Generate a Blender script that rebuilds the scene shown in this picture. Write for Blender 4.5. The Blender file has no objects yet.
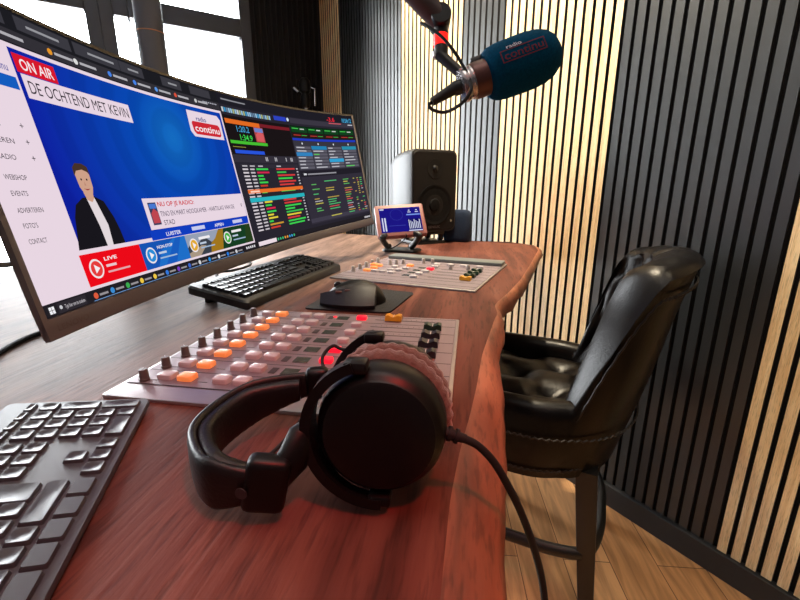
import bpy, bmesh, math, random
from math import sin, cos, pi, radians
from mathutils import Vector as V, Matrix as MX, Euler
random.seed(7)
S = bpy.context.scene
COL = S.collection
H = 1.03                    # desk top height

# ------------------------------------------------------------------ camera
F, PITCH, YAW, CZ = 420.0, 0.26, -0.1622, H + 0.245
cam = bpy.data.cameras.new('camera'); cam.sensor_width = 36; cam.lens = F / 800 * 36
cam.clip_start = 0.01
camo = bpy.data.objects.new('camera', cam); COL.objects.link(camo)
camo.location = (0, 0, CZ); camo.rotation_euler = (pi / 2 - PITCH, 0, -YAW)
S.camera = camo
FW = V((sin(YAW) * cos(PITCH), cos(YAW) * cos(PITCH), -sin(PITCH)))
RT = V((cos(YAW), -sin(YAW), 0)); DN = FW.cross(RT)
CAM = V((0, 0, CZ))
def at(px, py, d):          # surveying helper: the point seen at a photo position, d metres deep
    return CAM + (FW + RT * ((px - 400) / F) + DN * ((py - 300) / F)) * d
def onz(px, py, z):
    r = FW + RT * ((px - 400) / F) + DN * ((py - 300) / F)
    return CAM + r * ((z - CZ) / r.z)

# ------------------------------------------------------------------ materials
def lin(c):
    return tuple(((x / 255) / 12.92 if x / 255 <= .04045 else ((x / 255 + .055) / 1.055) ** 2.4) for x in c) + (1,)
def newmat(name):
    m = bpy.data.materials.new(name); m.use_nodes = True
    nt = m.node_tree; nt.nodes.clear()
    return m, nt, nt.nodes.new('ShaderNodeOutputMaterial')
def mat(name, col, rough=.5, metal=0, spec=.5, noise=0, nscale=40, bump=0, bscale=200, coat=0, sheen=0, emit=None, es=1, trans=0, stretch=(1, 1, 1)):
    m, nt, out = newmat(name); N = nt.nodes.new; L = nt.links.new
    p = N('ShaderNodeBsdfPrincipled'); L(p.outputs[0], out.inputs[0])
    c = lin(col)
    p.inputs['Base Color'].default_value = c
    p.inputs['Roughness'].default_value = rough; p.inputs['Metallic'].default_value = metal
    p.inputs['Specular IOR Level'].default_value = spec
    p.inputs['Coat Weight'].default_value = coat; p.inputs['Coat Roughness'].default_value = .15
    p.inputs['Sheen Weight'].default_value = sheen
    p.inputs['Transmission Weight'].default_value = trans
    if emit: p.inputs['Emission Color'].default_value = lin(emit); p.inputs['Emission Strength'].default_value = es
    tc = N('ShaderNodeTexCoord'); mp = N('ShaderNodeMapping'); mp.inputs['Scale'].default_value = stretch
    L(tc.outputs['Object'], mp.inputs[0])
    if noise:
        t = N('ShaderNodeTexNoise'); t.inputs['Scale'].default_value = nscale; t.inputs['Detail'].default_value = 5
        L(mp.outputs[0], t.inputs[0])
        r = N('ShaderNodeValToRGB'); L(t.outputs[0], r.inputs[0])
        r.color_ramp.elements[0].position = .3; r.color_ramp.elements[1].position = .7
        r.color_ramp.elements[0].color = tuple(x * (1 - noise) for x in c[:3]) + (1,)
        r.color_ramp.elements[1].color = tuple(min(1, x * (1 + noise)) for x in c[:3]) + (1,)
        L(r.outputs[0], p.inputs['Base Color'])
    if bump:
        t = N('ShaderNodeTexNoise'); t.inputs['Scale'].default_value = bscale; t.inputs['Detail'].default_value = 3
        L(mp.outputs[0], t.inputs[0])
        b = N('ShaderNodeBump'); b.inputs['Strength'].default_value = bump; b.inputs['Distance'].default_value = .002
        L(t.outputs[0], b.inputs['Height']); L(b.outputs[0], p.inputs['Normal'])
    return m
def woodmat(name, cols, stretch, scale=6, rough=.45, bump=.15, rot=0, pores=True, spec=.5):
    m, nt, out = newmat(name); N = nt.nodes.new; L = nt.links.new
    p = N('ShaderNodeBsdfPrincipled'); L(p.outputs[0], out.inputs[0])
    p.inputs['Roughness'].default_value = rough; p.inputs['Specular IOR Level'].default_value = spec
    tc = N('ShaderNodeTexCoord'); mp = N('ShaderNodeMapping'); mp.inputs['Scale'].default_value = stretch
    mp.inputs['Rotation'].default_value = (0, 0, rot)
    L(tc.outputs['Object'], mp.inputs[0])
    n1 = N('ShaderNodeTexNoise'); n1.inputs['Scale'].default_value = scale; n1.inputs['Detail'].default_value = 6; n1.inputs['Distortion'].default_value = .6
    L(mp.outputs[0], n1.inputs[0])
    r = N('ShaderNodeValToRGB'); L(n1.outputs[0], r.inputs[0])
    el = r.color_ramp.elements
    while len(el) < len(cols): el.new(.5)
    for i, c in enumerate(cols):
        el[i].position = .28 + .44 * i / (len(cols) - 1); el[i].color = lin(c)
    n2 = N('ShaderNodeTexNoise'); n2.inputs['Scale'].default_value = scale * 9; n2.inputs['Detail'].default_value = 3
    L(mp.outputs[0], n2.inputs[0])
    r2 = N('ShaderNodeValToRGB'); L(n2.outputs[0], r2.inputs[0])
    r2.color_ramp.elements[0].position = .33; r2.color_ramp.elements[0].color = (.62, .62, .62, 1)
    r2.color_ramp.elements[1].position = .48; r2.color_ramp.elements[1].color = (1, 1, 1, 1)
    mx = N('ShaderNodeMix'); mx.data_type = 'RGBA'; mx.blend_type = 'MULTIPLY'; mx.inputs[0].default_value = 1 if pores else .3
    L(r.outputs[0], mx.inputs[6]); L(r2.outputs[0], mx.inputs[7])
    L(mx.outputs[2], p.inputs['Base Color'])
    b = N('ShaderNodeBump'); b.inputs['Strength'].default_value = bump; b.inputs['Distance'].default_value = .002
    L(n2.outputs[0], b.inputs['Height']); L(b.outputs[0], p.inputs['Normal'])
    return m
_em = {}
def emat(col, s=1.0):
    k = (tuple(col), s)
    if k in _em: return _em[k]
    m, nt, out = newmat('display colour'); e = nt.nodes.new('ShaderNodeEmission')
    e.inputs[0].default_value = lin(col); e.inputs[1].default_value = s
    nt.links.new(e.outputs[0], out.inputs[0]); _em[k] = m
    return m

BLK = mat('black plastic', (24, 24, 26), .42, bump=.08, bscale=900)
GBLK = mat('gloss black plastic', (11, 11, 12), .4, spec=.35)
MBLK = mat('matt black rubber', (20, 20, 21), .75)
DGREY = mat('dark grey metal', (62, 62, 66), .45, .3)
GRAPH = mat('graphite keyboard plastic', (66, 69, 74), .42, bump=.05, bscale=1500)
KEYM = mat('keycap plastic', (62, 66, 72), .34, bump=.05, bscale=1500)
ALU = mat('brushed aluminium', (176, 170, 172), .36, .75, noise=.05, nscale=60, stretch=(1, 30, 1))
ALUF = mat('printed faceplate', (140, 126, 132), .45, .3, noise=.05, nscale=30)
SILV = mat('silver metal', (190, 188, 190), .25, .9)
CHROME = mat('chrome', (200, 200, 205), .12, 1)
BEZ = mat('monitor bezel', (106, 99, 98), .5, bump=.04, bscale=1200)
LEATH = mat('dark brown leather', (9, 6, 6), .33, spec=.24, bump=.25, bscale=180, noise=.25, nscale=9)
STITCH = mat('leather braid', (24, 16, 14), .55)
LEGM = mat('black stained leg', (26, 25, 26), .45, bump=.08, bscale=120)
HPL = mat('headband leather', (15, 14, 16), .45, bump=.2, bscale=350)
VEL = mat('grey velour', (108, 86, 76), .95, sheen=.6, bump=.6, bscale=420, noise=.2, nscale=120)
BLUEF = mat('blue foam', (0, 66, 96), .95, spec=.1, bump=.5, bscale=700, noise=.15, nscale=300)
NAVYF = mat('navy foam', (22, 38, 62), .95, bump=.5, bscale=500, noise=.15, nscale=200)
BROWNM = mat('brown anodised metal', (92, 62, 58), .38, .55)
TUBEM = mat('grey anodised tube', (98, 84, 84), .4, .4)
CLEAR = mat('frosted clear button', (205, 196, 198), .25, noise=.05)
ORNG = mat('orange lit button', (240, 150, 90), .3, emit=(255, 140, 70), es=.45)
REDB = mat('red lit button', (235, 40, 60), .3, emit=(255, 20, 50), es=.85)
DISP = mat('small display', (62, 70, 62), .25)
SLOT = mat('dark slot', (58, 46, 48), .5)
KNOBM = mat('dark knob', (96, 86, 82), .45)
YEL = mat('amber cap', (205, 140, 30), .35, emit=(205, 140, 30), es=.12)
GRN = mat('dark green cap', (22, 52, 38), .35)
BLKCAP = mat('black cap', (34, 34, 40), .35)
REDC = mat('red cap', (200, 40, 44), .35)
WHT = mat('white print', (225, 222, 225), .6)
DOT = mat('dark print', (70, 60, 62), .6)
WALLP = mat('plaster wall', (170, 168, 168), .9, noise=.03, nscale=8, bump=.1)
DWALL = mat('charcoal wall', (52, 50, 52), .8)
EDGEM = mat('black core edge', (24, 24, 25), .55, spec=.5)
FELT = mat('black felt backing', (9, 9, 10), .95, bump=.3, bscale=300)
FRAME = mat('window frame paint', (70, 76, 85), .5)
BSLAT = mat('black slat', (26, 31, 35), .4, noise=.1, nscale=5, stretch=(8, 8, .6), spec=.85)
BSLAT.node_tree.nodes['Principled BSDF'].inputs['IOR'].default_value = 1.62
WSLAT = woodmat('oak slat', [(216, 178, 130), (233, 203, 156), (240, 216, 174)], (26, 26, 1.2), 3, .55, .1, pores=True)
DESK = woodmat_desk = woodmat('walnut slab', [(66, 34, 27), (92, 50, 40), (108, 62, 50), (126, 78, 64)], (9, .9, 4), 2.2, .58, .3, rot=.12, spec=.14)
SAP = woodmat('sapwood edge', [(92, 54, 40), (150, 88, 62), (184, 116, 84)], (7, 1.2, 6), 3, .5, .3)
def pale_side(m):           # the slab's own colour: pale sapwood towards its far side, heartwood along the seated edge
    nt = m.node_tree; N = nt.nodes.new; L = nt.links.new
    p = nt.nodes['Principled BSDF']; src = p.inputs['Base Color'].links[0].from_socket
    tc = N('ShaderNodeTexCoord'); sp = N('ShaderNodeSeparateXYZ'); L(tc.outputs['Object'], sp.inputs[0])
    mp = N('ShaderNodeMapping'); mp.inputs['Scale'].default_value = (4, .7, 2); L(tc.outputs['Object'], mp.inputs[0])
    n = N('ShaderNodeTexNoise'); n.inputs['Scale'].default_value = 2; n.inputs['Detail'].default_value = 5; L(mp.outputs[0], n.inputs[0])
    a = N('ShaderNodeMath'); a.operation = 'MULTIPLY_ADD'; L(sp.outputs[1], a.inputs[0]); a.inputs[1].default_value = -.17; L(sp.outputs[0], a.inputs[2])
    b = N('ShaderNodeMath'); b.operation = 'MULTIPLY_ADD'; L(n.outputs[0], b.inputs[0]); b.inputs[1].default_value = .30; L(a.outputs[0], b.inputs[2])
    r = N('ShaderNodeMapRange'); r.interpolation_type = 'SMOOTHSTEP'; L(b.outputs[0], r.inputs[0]); r.inputs[1].default_value = PALE[0]; r.inputs[2].default_value = PALE[1]
    hs = N('ShaderNodeHueSaturation'); hs.inputs['Saturation'].default_value = .62; hs.inputs['Value'].default_value = 1.35; hs.inputs['Hue'].default_value = .52; L(src, hs.inputs['Color'])
    mx = N('ShaderNodeMix'); mx.data_type = 'RGBA'; L(r.outputs[0], mx.inputs[0]); L(hs.outputs[0], mx.inputs[6]); L(src, mx.inputs[7]); L(mx.outputs[2], p.inputs['Base Color'])
PALE = (.25, .50)           # slab frame: origin (-.6, 1.0)
pale_side(DESK)
LED = mat('red light ring', (255, 30, 20), .4, emit=(255, 22, 16), es=1.6)
BASEB = mat('dark skirting', (36, 37, 39), .45)

def floormat():
    m, nt, out = newmat('oak plank floor'); N = nt.nodes.new; L = nt.links.new
    p = N('ShaderNodeBsdfPrincipled'); L(p.outputs[0], out.inputs[0]); p.inputs['Roughness'].default_value = .42
    tc = N('ShaderNodeTexCoord'); mp = N('ShaderNodeMapping'); mp.inputs['Rotation'].default_value = (0, 0, pi / 2 - .08)
    mp.vector_type = 'POINT'; L(tc.outputs['Object'], mp.inputs[0])
    br = N('ShaderNodeTexBrick'); br.inputs['Scale'].default_value = 1; br.inputs['Brick Width'].default_value = 1.25; br.inputs['Row Height'].default_value = .16
    br.inputs['Mortar Size'].default_value = .0015; br.inputs['Color1'].default_value = lin((226, 172, 120)); br.inputs['Color2'].default_value = lin((204, 148, 98))
    br.inputs['Mortar'].default_value = lin((96, 64, 42)); L(mp.outputs[0], br.inputs[0])
    m2 = N('ShaderNodeMapping'); m2.inputs['Scale'].default_value = (1.3, 12, 1); L(mp.outputs[0], m2.inputs[0])
    n = N('ShaderNodeTexNoise'); n.inputs['Scale'].default_value = 3; n.inputs['Detail'].default_value = 7; n.inputs['Distortion'].default_value = .8; L(m2.outputs[0], n.inputs[0])
    r = N('ShaderNodeValToRGB'); L(n.outputs[0], r.inputs[0]); r.color_ramp.elements[0].position = .3; r.color_ramp.elements[0].color = (.6, .55, .5, 1); r.color_ramp.elements[1].position = .62; r.color_ramp.elements[1].color = (1.05, 1.03, 1, 1)
    mx = N('ShaderNodeMix'); mx.data_type = 'RGBA'; mx.blend_type = 'MULTIPLY'; mx.inputs[0].default_value = 1
    L(br.outputs[0], mx.inputs[6]); L(r.outputs[0], mx.inputs[7]); L(mx.outputs[2], p.inputs['Base Color'])
    return m
def glassmat():
    m, nt, out = newmat('window glass'); N = nt.nodes.new; L = nt.links.new
    t = N('ShaderNodeBsdfTransparent'); g = N('ShaderNodeBsdfGlossy'); g.inputs['Roughness'].default_value = .02
    f = N('ShaderNodeFresnel'); f.inputs[0].default_value = 1.45; mx = N('ShaderNodeMixShader')
    L(f.outputs[0], mx.inputs[0]); L(t.outputs[0], mx.inputs[1]); L(g.outputs[0], mx.inputs[2]); L(mx.outputs[0], out.inputs[0])
    return m
def bluemat():              # the web page's blue backdrop picture on the display: rays and rings around a lighter spot
    m, nt, out = newmat('display blue picture'); N = nt.nodes.new; L = nt.links.new
    e = N('ShaderNodeEmission'); L(e.outputs[0], out.inputs[0])
    uv = N('ShaderNodeUVMap'); sub = N('ShaderNodeVectorMath'); sub.operation = 'SUBTRACT'; sub.inputs[1].default_value = (-.205, .262, 0); L(uv.outputs[0], sub.inputs[0])
    ln = N('ShaderNodeVectorMath'); ln.operation = 'LENGTH'; L(sub.outputs[0], ln.inputs[0])
    r = N('ShaderNodeValToRGB'); L(ln.outputs['Value'], r.inputs[0]); el = r.color_ramp.elements
    el[0].position = 0; el[0].color = lin((20, 106, 190)); el[1].position = .30; el[1].color = lin((14, 30, 158))
    x = el.new(.09); x.color = lin((8, 72, 176))
    w = N('ShaderNodeMath'); w.operation = 'MULTIPLY'; w.inputs[1].default_value = 120; L(ln.outputs['Value'], w.inputs[0])
    s = N('ShaderNodeMath'); s.operation = 'SINE'; L(w.outputs[0], s.inputs[0])
    k = N('ShaderNodeMapRange'); k.inputs[1].default_value = -.4; k.inputs[2].default_value = .4; k.inputs[3].default_value = .93; k.inputs[4].default_value = 1.04; L(s.outputs[0], k.inputs[0])
    L(r.outputs[0], e.inputs[0]); L(k.outputs[0], e.inputs[1])
    return m

# ------------------------------------------------------------------ mesh building
def rr(w, h, r, n=4, cx=0, cy=0):
    pts = []
    for (sx, sy, a0) in ((1, 1, 0), (-1, 1, pi / 2), (-1, -1, pi), (1, -1, 3 * pi / 2)):
        for i in range(n + 1):
            a = a0 + pi / 2 * i / n
            pts.append((cx + sx * (w / 2 - r) + r * cos(a), cy + sy * (h / 2 - r) + r * sin(a)))
    return pts
_tx = {}
def text2d(s, bold=0.0):
    k = (s, bold)
    if k in _tx: return _tx[k]
    c = bpy.data.curves.new('t', 'FONT'); c.body = s; c.size = 1; c.resolution_u = 3; c.offset = bold
    o = bpy.data.objects.new('t', c); COL.objects.link(o)
    dg = bpy.context.evaluated_depsgraph_get(); e = o.evaluated_get(dg); me = e.to_mesh()
    v = [(p.co.x, p.co.y) for p in me.vertices]; f = [tuple(q.vertices) for q in me.polygons]
    e.to_mesh_clear(); bpy.data.objects.remove(o); bpy.data.curves.remove(c)
    x0 = min(p[0] for p in v); v = [(p[0] - x0, p[1]) for p in v]
    _tx[k] = (v, f, max(p[0] for p in v)); return _tx[k]
WORLD = {}
class MB:
    def __init__(s): s.v = []; s.f = []; s.m = []; s.mi = 0; s.uv = None
    def add(s, vs, fs, M=None):
        b = len(s.v)
        s.v += [tuple(M @ V(p)) if M else tuple(p) for p in vs]
        s.f += [tuple(i + b for i in f) for f in fs]; s.m += [s.mi] * len(fs); return s
    def box(s, c, size, bev=0, seg=2, M=None, taper=1.0):
        bm = bmesh.new(); bmesh.ops.create_cube(bm, size=1)
        for v in bm.verts:
            k = taper if v.co.z < 0 else 1
            v.co = V((v.co.x * size[0] * k, v.co.y * size[1] * k, v.co.z * size[2]))
        if bev: bmesh.ops.bevel(bm, geom=list(bm.edges), offset=bev, segments=seg, affect='EDGES', profile=.5)
        bm.verts.index_update()
        T = MX.Translation(c)
        s.add([v.co[:] for v in bm.verts], [[v.index for v in f.verts] for f in bm.faces], (M @ T) if M else T)
        bm.free(); return s
    def loft(s, rings, closed=False, cap=True, ringclosed=True, M=None):
        n = len(rings[0]); vs = [p for r in rings for p in r]; fs = []
        R_ = len(rings)
        for i in range(R_ if closed else R_ - 1):
            for j in range(n if ringclosed else n - 1):
                a = i * n + j; b = i * n + (j + 1) % n; c = ((i + 1) % R_) * n
                fs.append((a, b, c + (j + 1) % n, c + j))
        if cap and not closed:
            fs.append(tuple(range(n))[::-1]); fs.append(tuple((R_ - 1) * n + j for j in range(n)))
        return s.add(vs, fs, M)
    def tube(s, pts, r, n=12, closed=False, M=None, cap=True, sq=1.0, upv=None):
        P = [V(p) for p in pts]; k = len(P); rings = []
        t0 = (P[1] - P[0]).normalized(); u = V(upv) if upv else (V((0, 0, 1)) if abs(t0.z) < .9 else V((1, 0, 0)))
        for i in range(k):
            t = (P[(i + 1) % k] - P[i - 1]) if closed else (P[min(i + 1, k - 1)] - P[max(i - 1, 0)])
            t.normalize(); u = (u - t * u.dot(t)).normalized(); w = t.cross(u)
            rad = r[i] if isinstance(r, (list, tuple)) else r
            rings.append([tuple(P[i] + (u * cos(2 * pi * j / n) * sq + w * sin(2 * pi * j / n)) * rad) for j in range(n)])
        return s.loft(rings, closed, cap, M=M)
    def lathe(s, prof, n=32, M=None, cap=True):
        return s.loft([[(r * cos(2 * pi * j / n), r * sin(2 * pi * j / n), z) for j in range(n)] for r, z in prof], cap=cap, M=M)
    def prism(s, pts, z0, z1, M=None, bev=0):
        n = len(pts); rings = [[(x, y, z0) for x, y in pts]]
        if bev:
            cx = sum(p[0] for p in pts) / n; cy = sum(p[1] for p in pts) / n
            mw = max(abs(p[0] - cx) for p in pts); mh = max(abs(p[1] - cy) for p in pts)
            for a in (0, .5, 1):
                dz = bev * (1 - cos((1 - a) * 0)) if 0 else bev * (1 - sin(a * pi / 2)); ins = bev * (1 - cos(a * pi / 2))
                rings.append([(cx + (x - cx) * (1 - ins / mw), cy + (y - cy) * (1 - ins / mh), z1 - dz) for x, y in pts])
        else: rings.append([(x, y, z1) for x, y in pts])
        return s.loft(rings, M=M)
    def text(s, st, size, M=None, fn=None, w=None, bold=0.0, center=False):
        v, f, wd = text2d(st, bold); k = size; kx = (w / wd) if w else size
        ox = -wd * kx / 2 if center else 0
        vs = [(x * kx + ox, y * k) for x, y in v]
        return s.add([fn(x, y) for x, y in vs] if fn else [(x, y, 0) for x, y in vs], f, M)
    def build(s, name, mats, parent=None, smooth=40, recalc=True, world=False, loc=None):
        me = bpy.data.meshes.new(name)
        vs = s.v
        if world and parent is not None:
            I = WORLD[parent.name].inverted(); vs = [tuple(I @ V(p)) for p in vs]
        me.from_pydata(vs, [], s.f)
        if not isinstance(mats, (list, tuple)): mats = [mats]
        for m in mats: me.materials.append(m)
        me.polygons.foreach_set('material_index', s.m)
        if recalc:
            bm = bmesh.new(); bm.from_mesh(me); bmesh.ops.recalc_face_normals(bm, faces=bm.faces); bm.to_mesh(me); bm.free()
        if smooth:
            me.polygons.foreach_set('use_smooth', [True] * len(me.polygons)); me.set_sharp_from_angle(angle=radians(smooth))
        if s.uv:
            ul = me.uv_layers.new(name='UVMap')
            for lp in me.loops: ul.data[lp.index].uv = s.uv[lp.vertex_index]
        me.update()
        o = bpy.data.objects.new(name, me); COL.objects.link(o)
        if parent is not None: o.parent = parent
        if loc is not None: o.location = loc
        return o
def child(name, mesh, parent, loc=(0, 0, 0), rot=(0, 0, 0)):
    o = bpy.data.objects.new(name, mesh); COL.objects.link(o); o.parent = parent; o.location = loc; o.rotation_euler = rot; return o
def thing(name, label, cat, loc=(0, 0, 0), rotz=0, group=None):
    o = bpy.data.objects.new(name, None); COL.objects.link(o); o.empty_display_size = .05
    o.location = loc; o.rotation_euler = (0, 0, rotz); WORLD[o.name] = MX.Translation(loc) @ MX.Rotation(rotz, 4, 'Z')
    return tag(o, label, cat, group)
def tag(o, label, cat, group=None):
    o['label'] = label; o['category'] = cat
    if group: o['group'] = group
    return o
def struct(o, label=None):
    o['kind'] = 'structure'
    if label: o['label'] = label
    return o
def frame(o, x, y, z=None):
    x = V(x).normalized(); y = V(y); z = x.cross(y).normalized(); y = z.cross(x)
    return MX(((x.x, y.x, z.x, o[0]), (x.y, y.y, z.y, o[1]), (x.z, y.z, z.z, o[2]), (0, 0, 0, 1)))
def axis_frame(o, z, xhint=(0, 0, 1)):   # z along an axis
    z = V(z).normalized(); x = V(xhint); x = (x - z * x.dot(z)).normalized(); y = z.cross(x)
    return MX(((x.x, y.x, z.x, o[0]), (x.y, y.y, z.y, o[1]), (x.z, y.z, z.z, o[2]), (0, 0, 0, 1)))
def spline(pts, n=8):
    P = [V(p) for p in pts]; out = []
    for i in range(len(P) - 1):
        a = P[max(i - 1, 0)]; b = P[i]; c = P[i + 1]; d = P[min(i + 2, len(P) - 1)]
        for k in range(n):
            t = k / n
            out.append(.5 * ((2 * b) + (c - a) * t + (2 * a - 5 * b + 4 * c - d) * t * t + (3 * b - a - 3 * c + d) * t ** 3))
    out.append(P[-1]); return out

# ------------------------------------------------------------------ the room
WA, WD, PI_ = .7357, 1.5319, .04
WN = V((cos(WA), sin(WA), 0)); WT = V((sin(WA), -cos(WA), 0))
CO = WN * WD + WT * ((-65 - 23.96) * PI_)
ROOM = MX(((WT.x, WN.x, 0, CO.x), (WT.y, WN.y, 0, CO.y), (0, 0, 1, 0), (0, 0, 0, 1)))   # u along slat wall, w out through it, z up
UM, WMIN, CEIL = 6.0, -5.0, 2.9
def rbox(mb, u0, u1, w0, w1, z0, z1, bev=0): return mb.box(((u0 + u1) / 2, (w0 + w1) / 2, (z0 + z1) / 2), (u1 - u0, w1 - w0, z1 - z0), bev, 1, ROOM)
m = MB(); rbox(m, -.2, UM + .2, WMIN - .2, .2, -.1, 0); o = struct(m.build('floor', floormat(), smooth=0))
m = MB(); rbox(m, -.2, UM + .2, WMIN - .2, .2, CEIL, CEIL + .1); struct(m.build('ceiling', WALLP, smooth=0))
DEP = .012
m = MB(); rbox(m, -.2, UM + .2, DEP, .2, 0, CEIL); wr = struct(m.build('wall_right', FELT, smooth=0))
def slats(name, n0, n1, material):
    m = MB()
    for n in range(n0, n1):
        u = (n + 65) * PI_
        rbox(m, u + .0066, u + .0334, 0, DEP, .093, CEIL)
    o = m.build(name, [material, EDGEM], wr, smooth=0)      # veneered face, black core along the sides
    for p in o.data.polygons:
        if abs(p.normal.dot(WN)) < .5: p.material_index = 1
    return o
for a, b, mt in ((-65, -56, WSLAT), (-56, -35, BSLAT), (-35, -21, WSLAT), (-21, -14, BSLAT), (-14, 0, WSLAT), (0, 14, BSLAT), (14, 28, WSLAT), (28, 49, BSLAT), (49, 63, WSLAT), (63, 84, BSLAT)):
    slats('slat_panel', a, b, mt)
m = MB(); rbox(m, 0, UM, -.014, DEP, 0, .093, .002); struct(m.build('baseboard_right', BASEB, smooth=0))
# window wall: plane u = 0, running towards -w
m = MB()
rbox(m, -.2, -DEP, -.55, .2, 0, CEIL)
rbox(m, -.2, 0, WMIN - .2, -4.55, 0, CEIL)
rbox(m, -.2, 0, -4.55, -.55, 2.78, CEIL)
rbox(m, -.2, 0, -4.55, -.55, 0, .10)
wl = struct(m.build('wall_left', [mat('dark wall paint', (30, 31, 35), .6)], smooth=0))
m = MB()
for k in range(13): rbox(m, -DEP, 0, -.55 + k * .042, -.55 + k * .042 + .028, 0, CEIL)
m.build('slat_panel', mat('dark window slat', (22, 22, 25), .6, spec=.2), wl, smooth=0)
GL = glassmat()
def window(k, w0, w1):      # w measured from the corner
    m = MB(); T = .075
    a, b = -w1, -w0
    rbox(m, -.09, .01, b - T, b, .1, 2.78, .004); rbox(m, -.09, .01, a, a + T, .1, 2.78, .004)
    for z0, z1 in ((.10, .17), (.79, .825), (2.345, 2.465), (2.70, 2.78)): rbox(m, -.09, .01, a + T, b - T, z0, z1, .004)
    f = struct(m.build('window_%d' % k, FRAME, smooth=0))
    for z0, z1 in ((.17, .79), (.825, 2.345), (2.465, 2.70)):
        g = MB(); rbox(g, -.05, -.044, a + T, b - T, z0, z1); g.build('glass_pane', GL, f, smooth=0)
    h = MB(); h.box((.02, a + T / 2, 1.25), (.02, .03, .07), .004, 2, ROOM); h.box((.035, a + T / 2 + .0, 1.2), (.016, .02, .13), .005, 2, ROOM)
    h.build('window_handle', SILV, f)
    return f
window(1, .55, 1.485); window(2, 1.485, 2.42); window(3, 2.42, 3.48); window(4, 3.48, 4.55)
# walls behind the camera
m = MB(); rbox(m, UM, UM + .2, WMIN - .2, .2, 0, CEIL); struct(m.build('wall_front', DWALL, smooth=0))
m = MB(); rbox(m, -.2, UM + .2, WMIN - .2, WMIN, 0, CEIL); struct(m.build('wall_back', DWALL, smooth=0))
# round steel column in front of the window
cp = at(150, 30, 2.33); cp.z = 0
m = MB(); m.lathe([(.07, 0), (.07, CEIL)], 40, MX.Translation(cp)); col = struct(m.build('trim_1', mat('column paint', (84, 89, 100), .5)))
zb = at(150, 28, 2.26).z
m = MB(); m.tube([(cp.x + .0715 * cos(a), cp.y + .0715 * sin(a), zb) for a in [2 * pi * i / 40 for i in range(40)]], .0028, 6, True)
m.build('cable_tie', mat('orange tie', (190, 130, 96), .5), col)
m = MB(); q = [at(131, -20, 2.24), at(133, 20, 2.24), at(137, 45, 2.24), at(140, 70, 2.24)]
sd = V((-.06, -.04, 0)); m.tube(spline([(cp.x - .085, cp.y - .05, CEIL), (cp.x - .08, cp.y - .05, 2.2), (cp.x - .075, cp.y - .055, 1.2), (cp.x - .08, cp.y - .05, .02)], 10), .004, 8)
tag(m.build('hanging_cable', MBLK), 'thin black cable hanging down beside the round grey column at the window', 'cable')

# ------------------------------------------------------------------ desk
inpx = [(530, 241), (538, 250), (534, 262), (522, 281), (508, 300), (495, 318), (489, 335), (482, 355), (477, 385), (470, 415), (460, 450), (450, 500), (440, 600)]
edge_in = [onz(a, b, H) for a, b in inpx]
outpx = [(536, 243), (543, 249), (541, 257), (533, 275), (524, 292), (513, 306), (502, 317), (499, 321), (504, 333), (505, 341), (500, 354), (499, 366), (503, 388), (506, 430), (506, 500), (506, 600)]
edge_out = [onz(a, b, H - .035) for a, b in outpx]
def resample_y(pts, ys):
    pts = sorted(pts, key=lambda p: p.y); out = []
    for y in ys:
        if y <= pts[0].y: out.append(pts[0].x + (y - pts[0].y) * -.02); continue
        if y >= pts[-1].y: out.append(pts[-1].x); continue
        for a, b in zip(pts, pts[1:]):
            if a.y <= y <= b.y: out.append(a.x + (b.x - a.x) * (y - a.y) / max(1e-6, b.y - a.y)); break
    return out
desk = thing('live_edge_desk', 'large live edge walnut slab desk running from the foreground to the slat wall', 'desk', (-.6, 1.0, 0))
N_ = 150
ys = [-.45 + (2.07 + .45) * i / N_ for i in range(N_ + 1)]
xi = resample_y(edge_in, ys); xo = resample_y(edge_out, ys)
for i, y in enumerate(ys): xi[i] = min(xi[i], xo[i] - .012)
def smooth1(a, k=1):
    for _ in range(k): a = [a[0]] + [(a[i - 1] + 2 * a[i] + a[i + 1]) / 4 for i in range(1, len(a) - 1)] + [a[-1]]
    return a
xi = smooth1(xi, 1); xo = smooth1(xo, 0)
rings = []
for i, y in enumerate(ys):
    jx = .004 * sin(y * 37) + .003 * sin(y * 83 + 1)
    far = 2.07 + 0.0
    xl = -1.46 + .02 * sin(y * 3) + .008 * sin(y * 17)
    # far edge runs obliquely: shift the rows of the far end
    k = max(0, (y - 1.5) / .57)
    def Y(x): return y + k * k * max(-.05, (-.05 - x)) * .33
    a, b = xi[i], xo[i]
    prof = [(xl + .03, H), *[(xl + .03 + (a - xl - .03) * t, H) for t in (.2, .4, .6, .7, .8, .88, .94, .98)], (a, H), (a * .65 + b * .35 + .004, H - .006), (a * .3 + b * .7 + .006 + jx * .3, H - .018), (b + jx * .2, H - .036), (b - .012 + jx, H - .056), (b - .04, H - .066), (xl + .06, H - .066), (xl + .01, H - .04)]
    row = []
    for x, z in prof:          # the far end stops just short of the slat wall
        yy = Y(x); d = WN.x * x + WN.y * yy; k2 = min(1, (WD - .018) / d) if d > 0 else 1
        row.append((x * k2, yy * k2, z))
    rings.append(row)
m = MB(); m.loft(rings)
slab = m.build('slab', [DESK, SAP], desk, world=True, smooth=60)
np_ = len(rings[0])
for p in slab.data.polygons:
    js = [v % np_ for v in p.vertices]
    if len(p.vertices) == 4 and min(js) >= 9 and max(js) <= 14: p.material_index = 1
for cx_, cy_ in ((-.95, .05), (-.95, 1.75), (-.28, .05), (-.28, 1.75)):
    lm = MB(); lm.box((cx_, cy_, (H - .066) / 2), (.09, .09, H - .066), .006); lm.build('leg', DGREY, desk, world=True)

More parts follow.
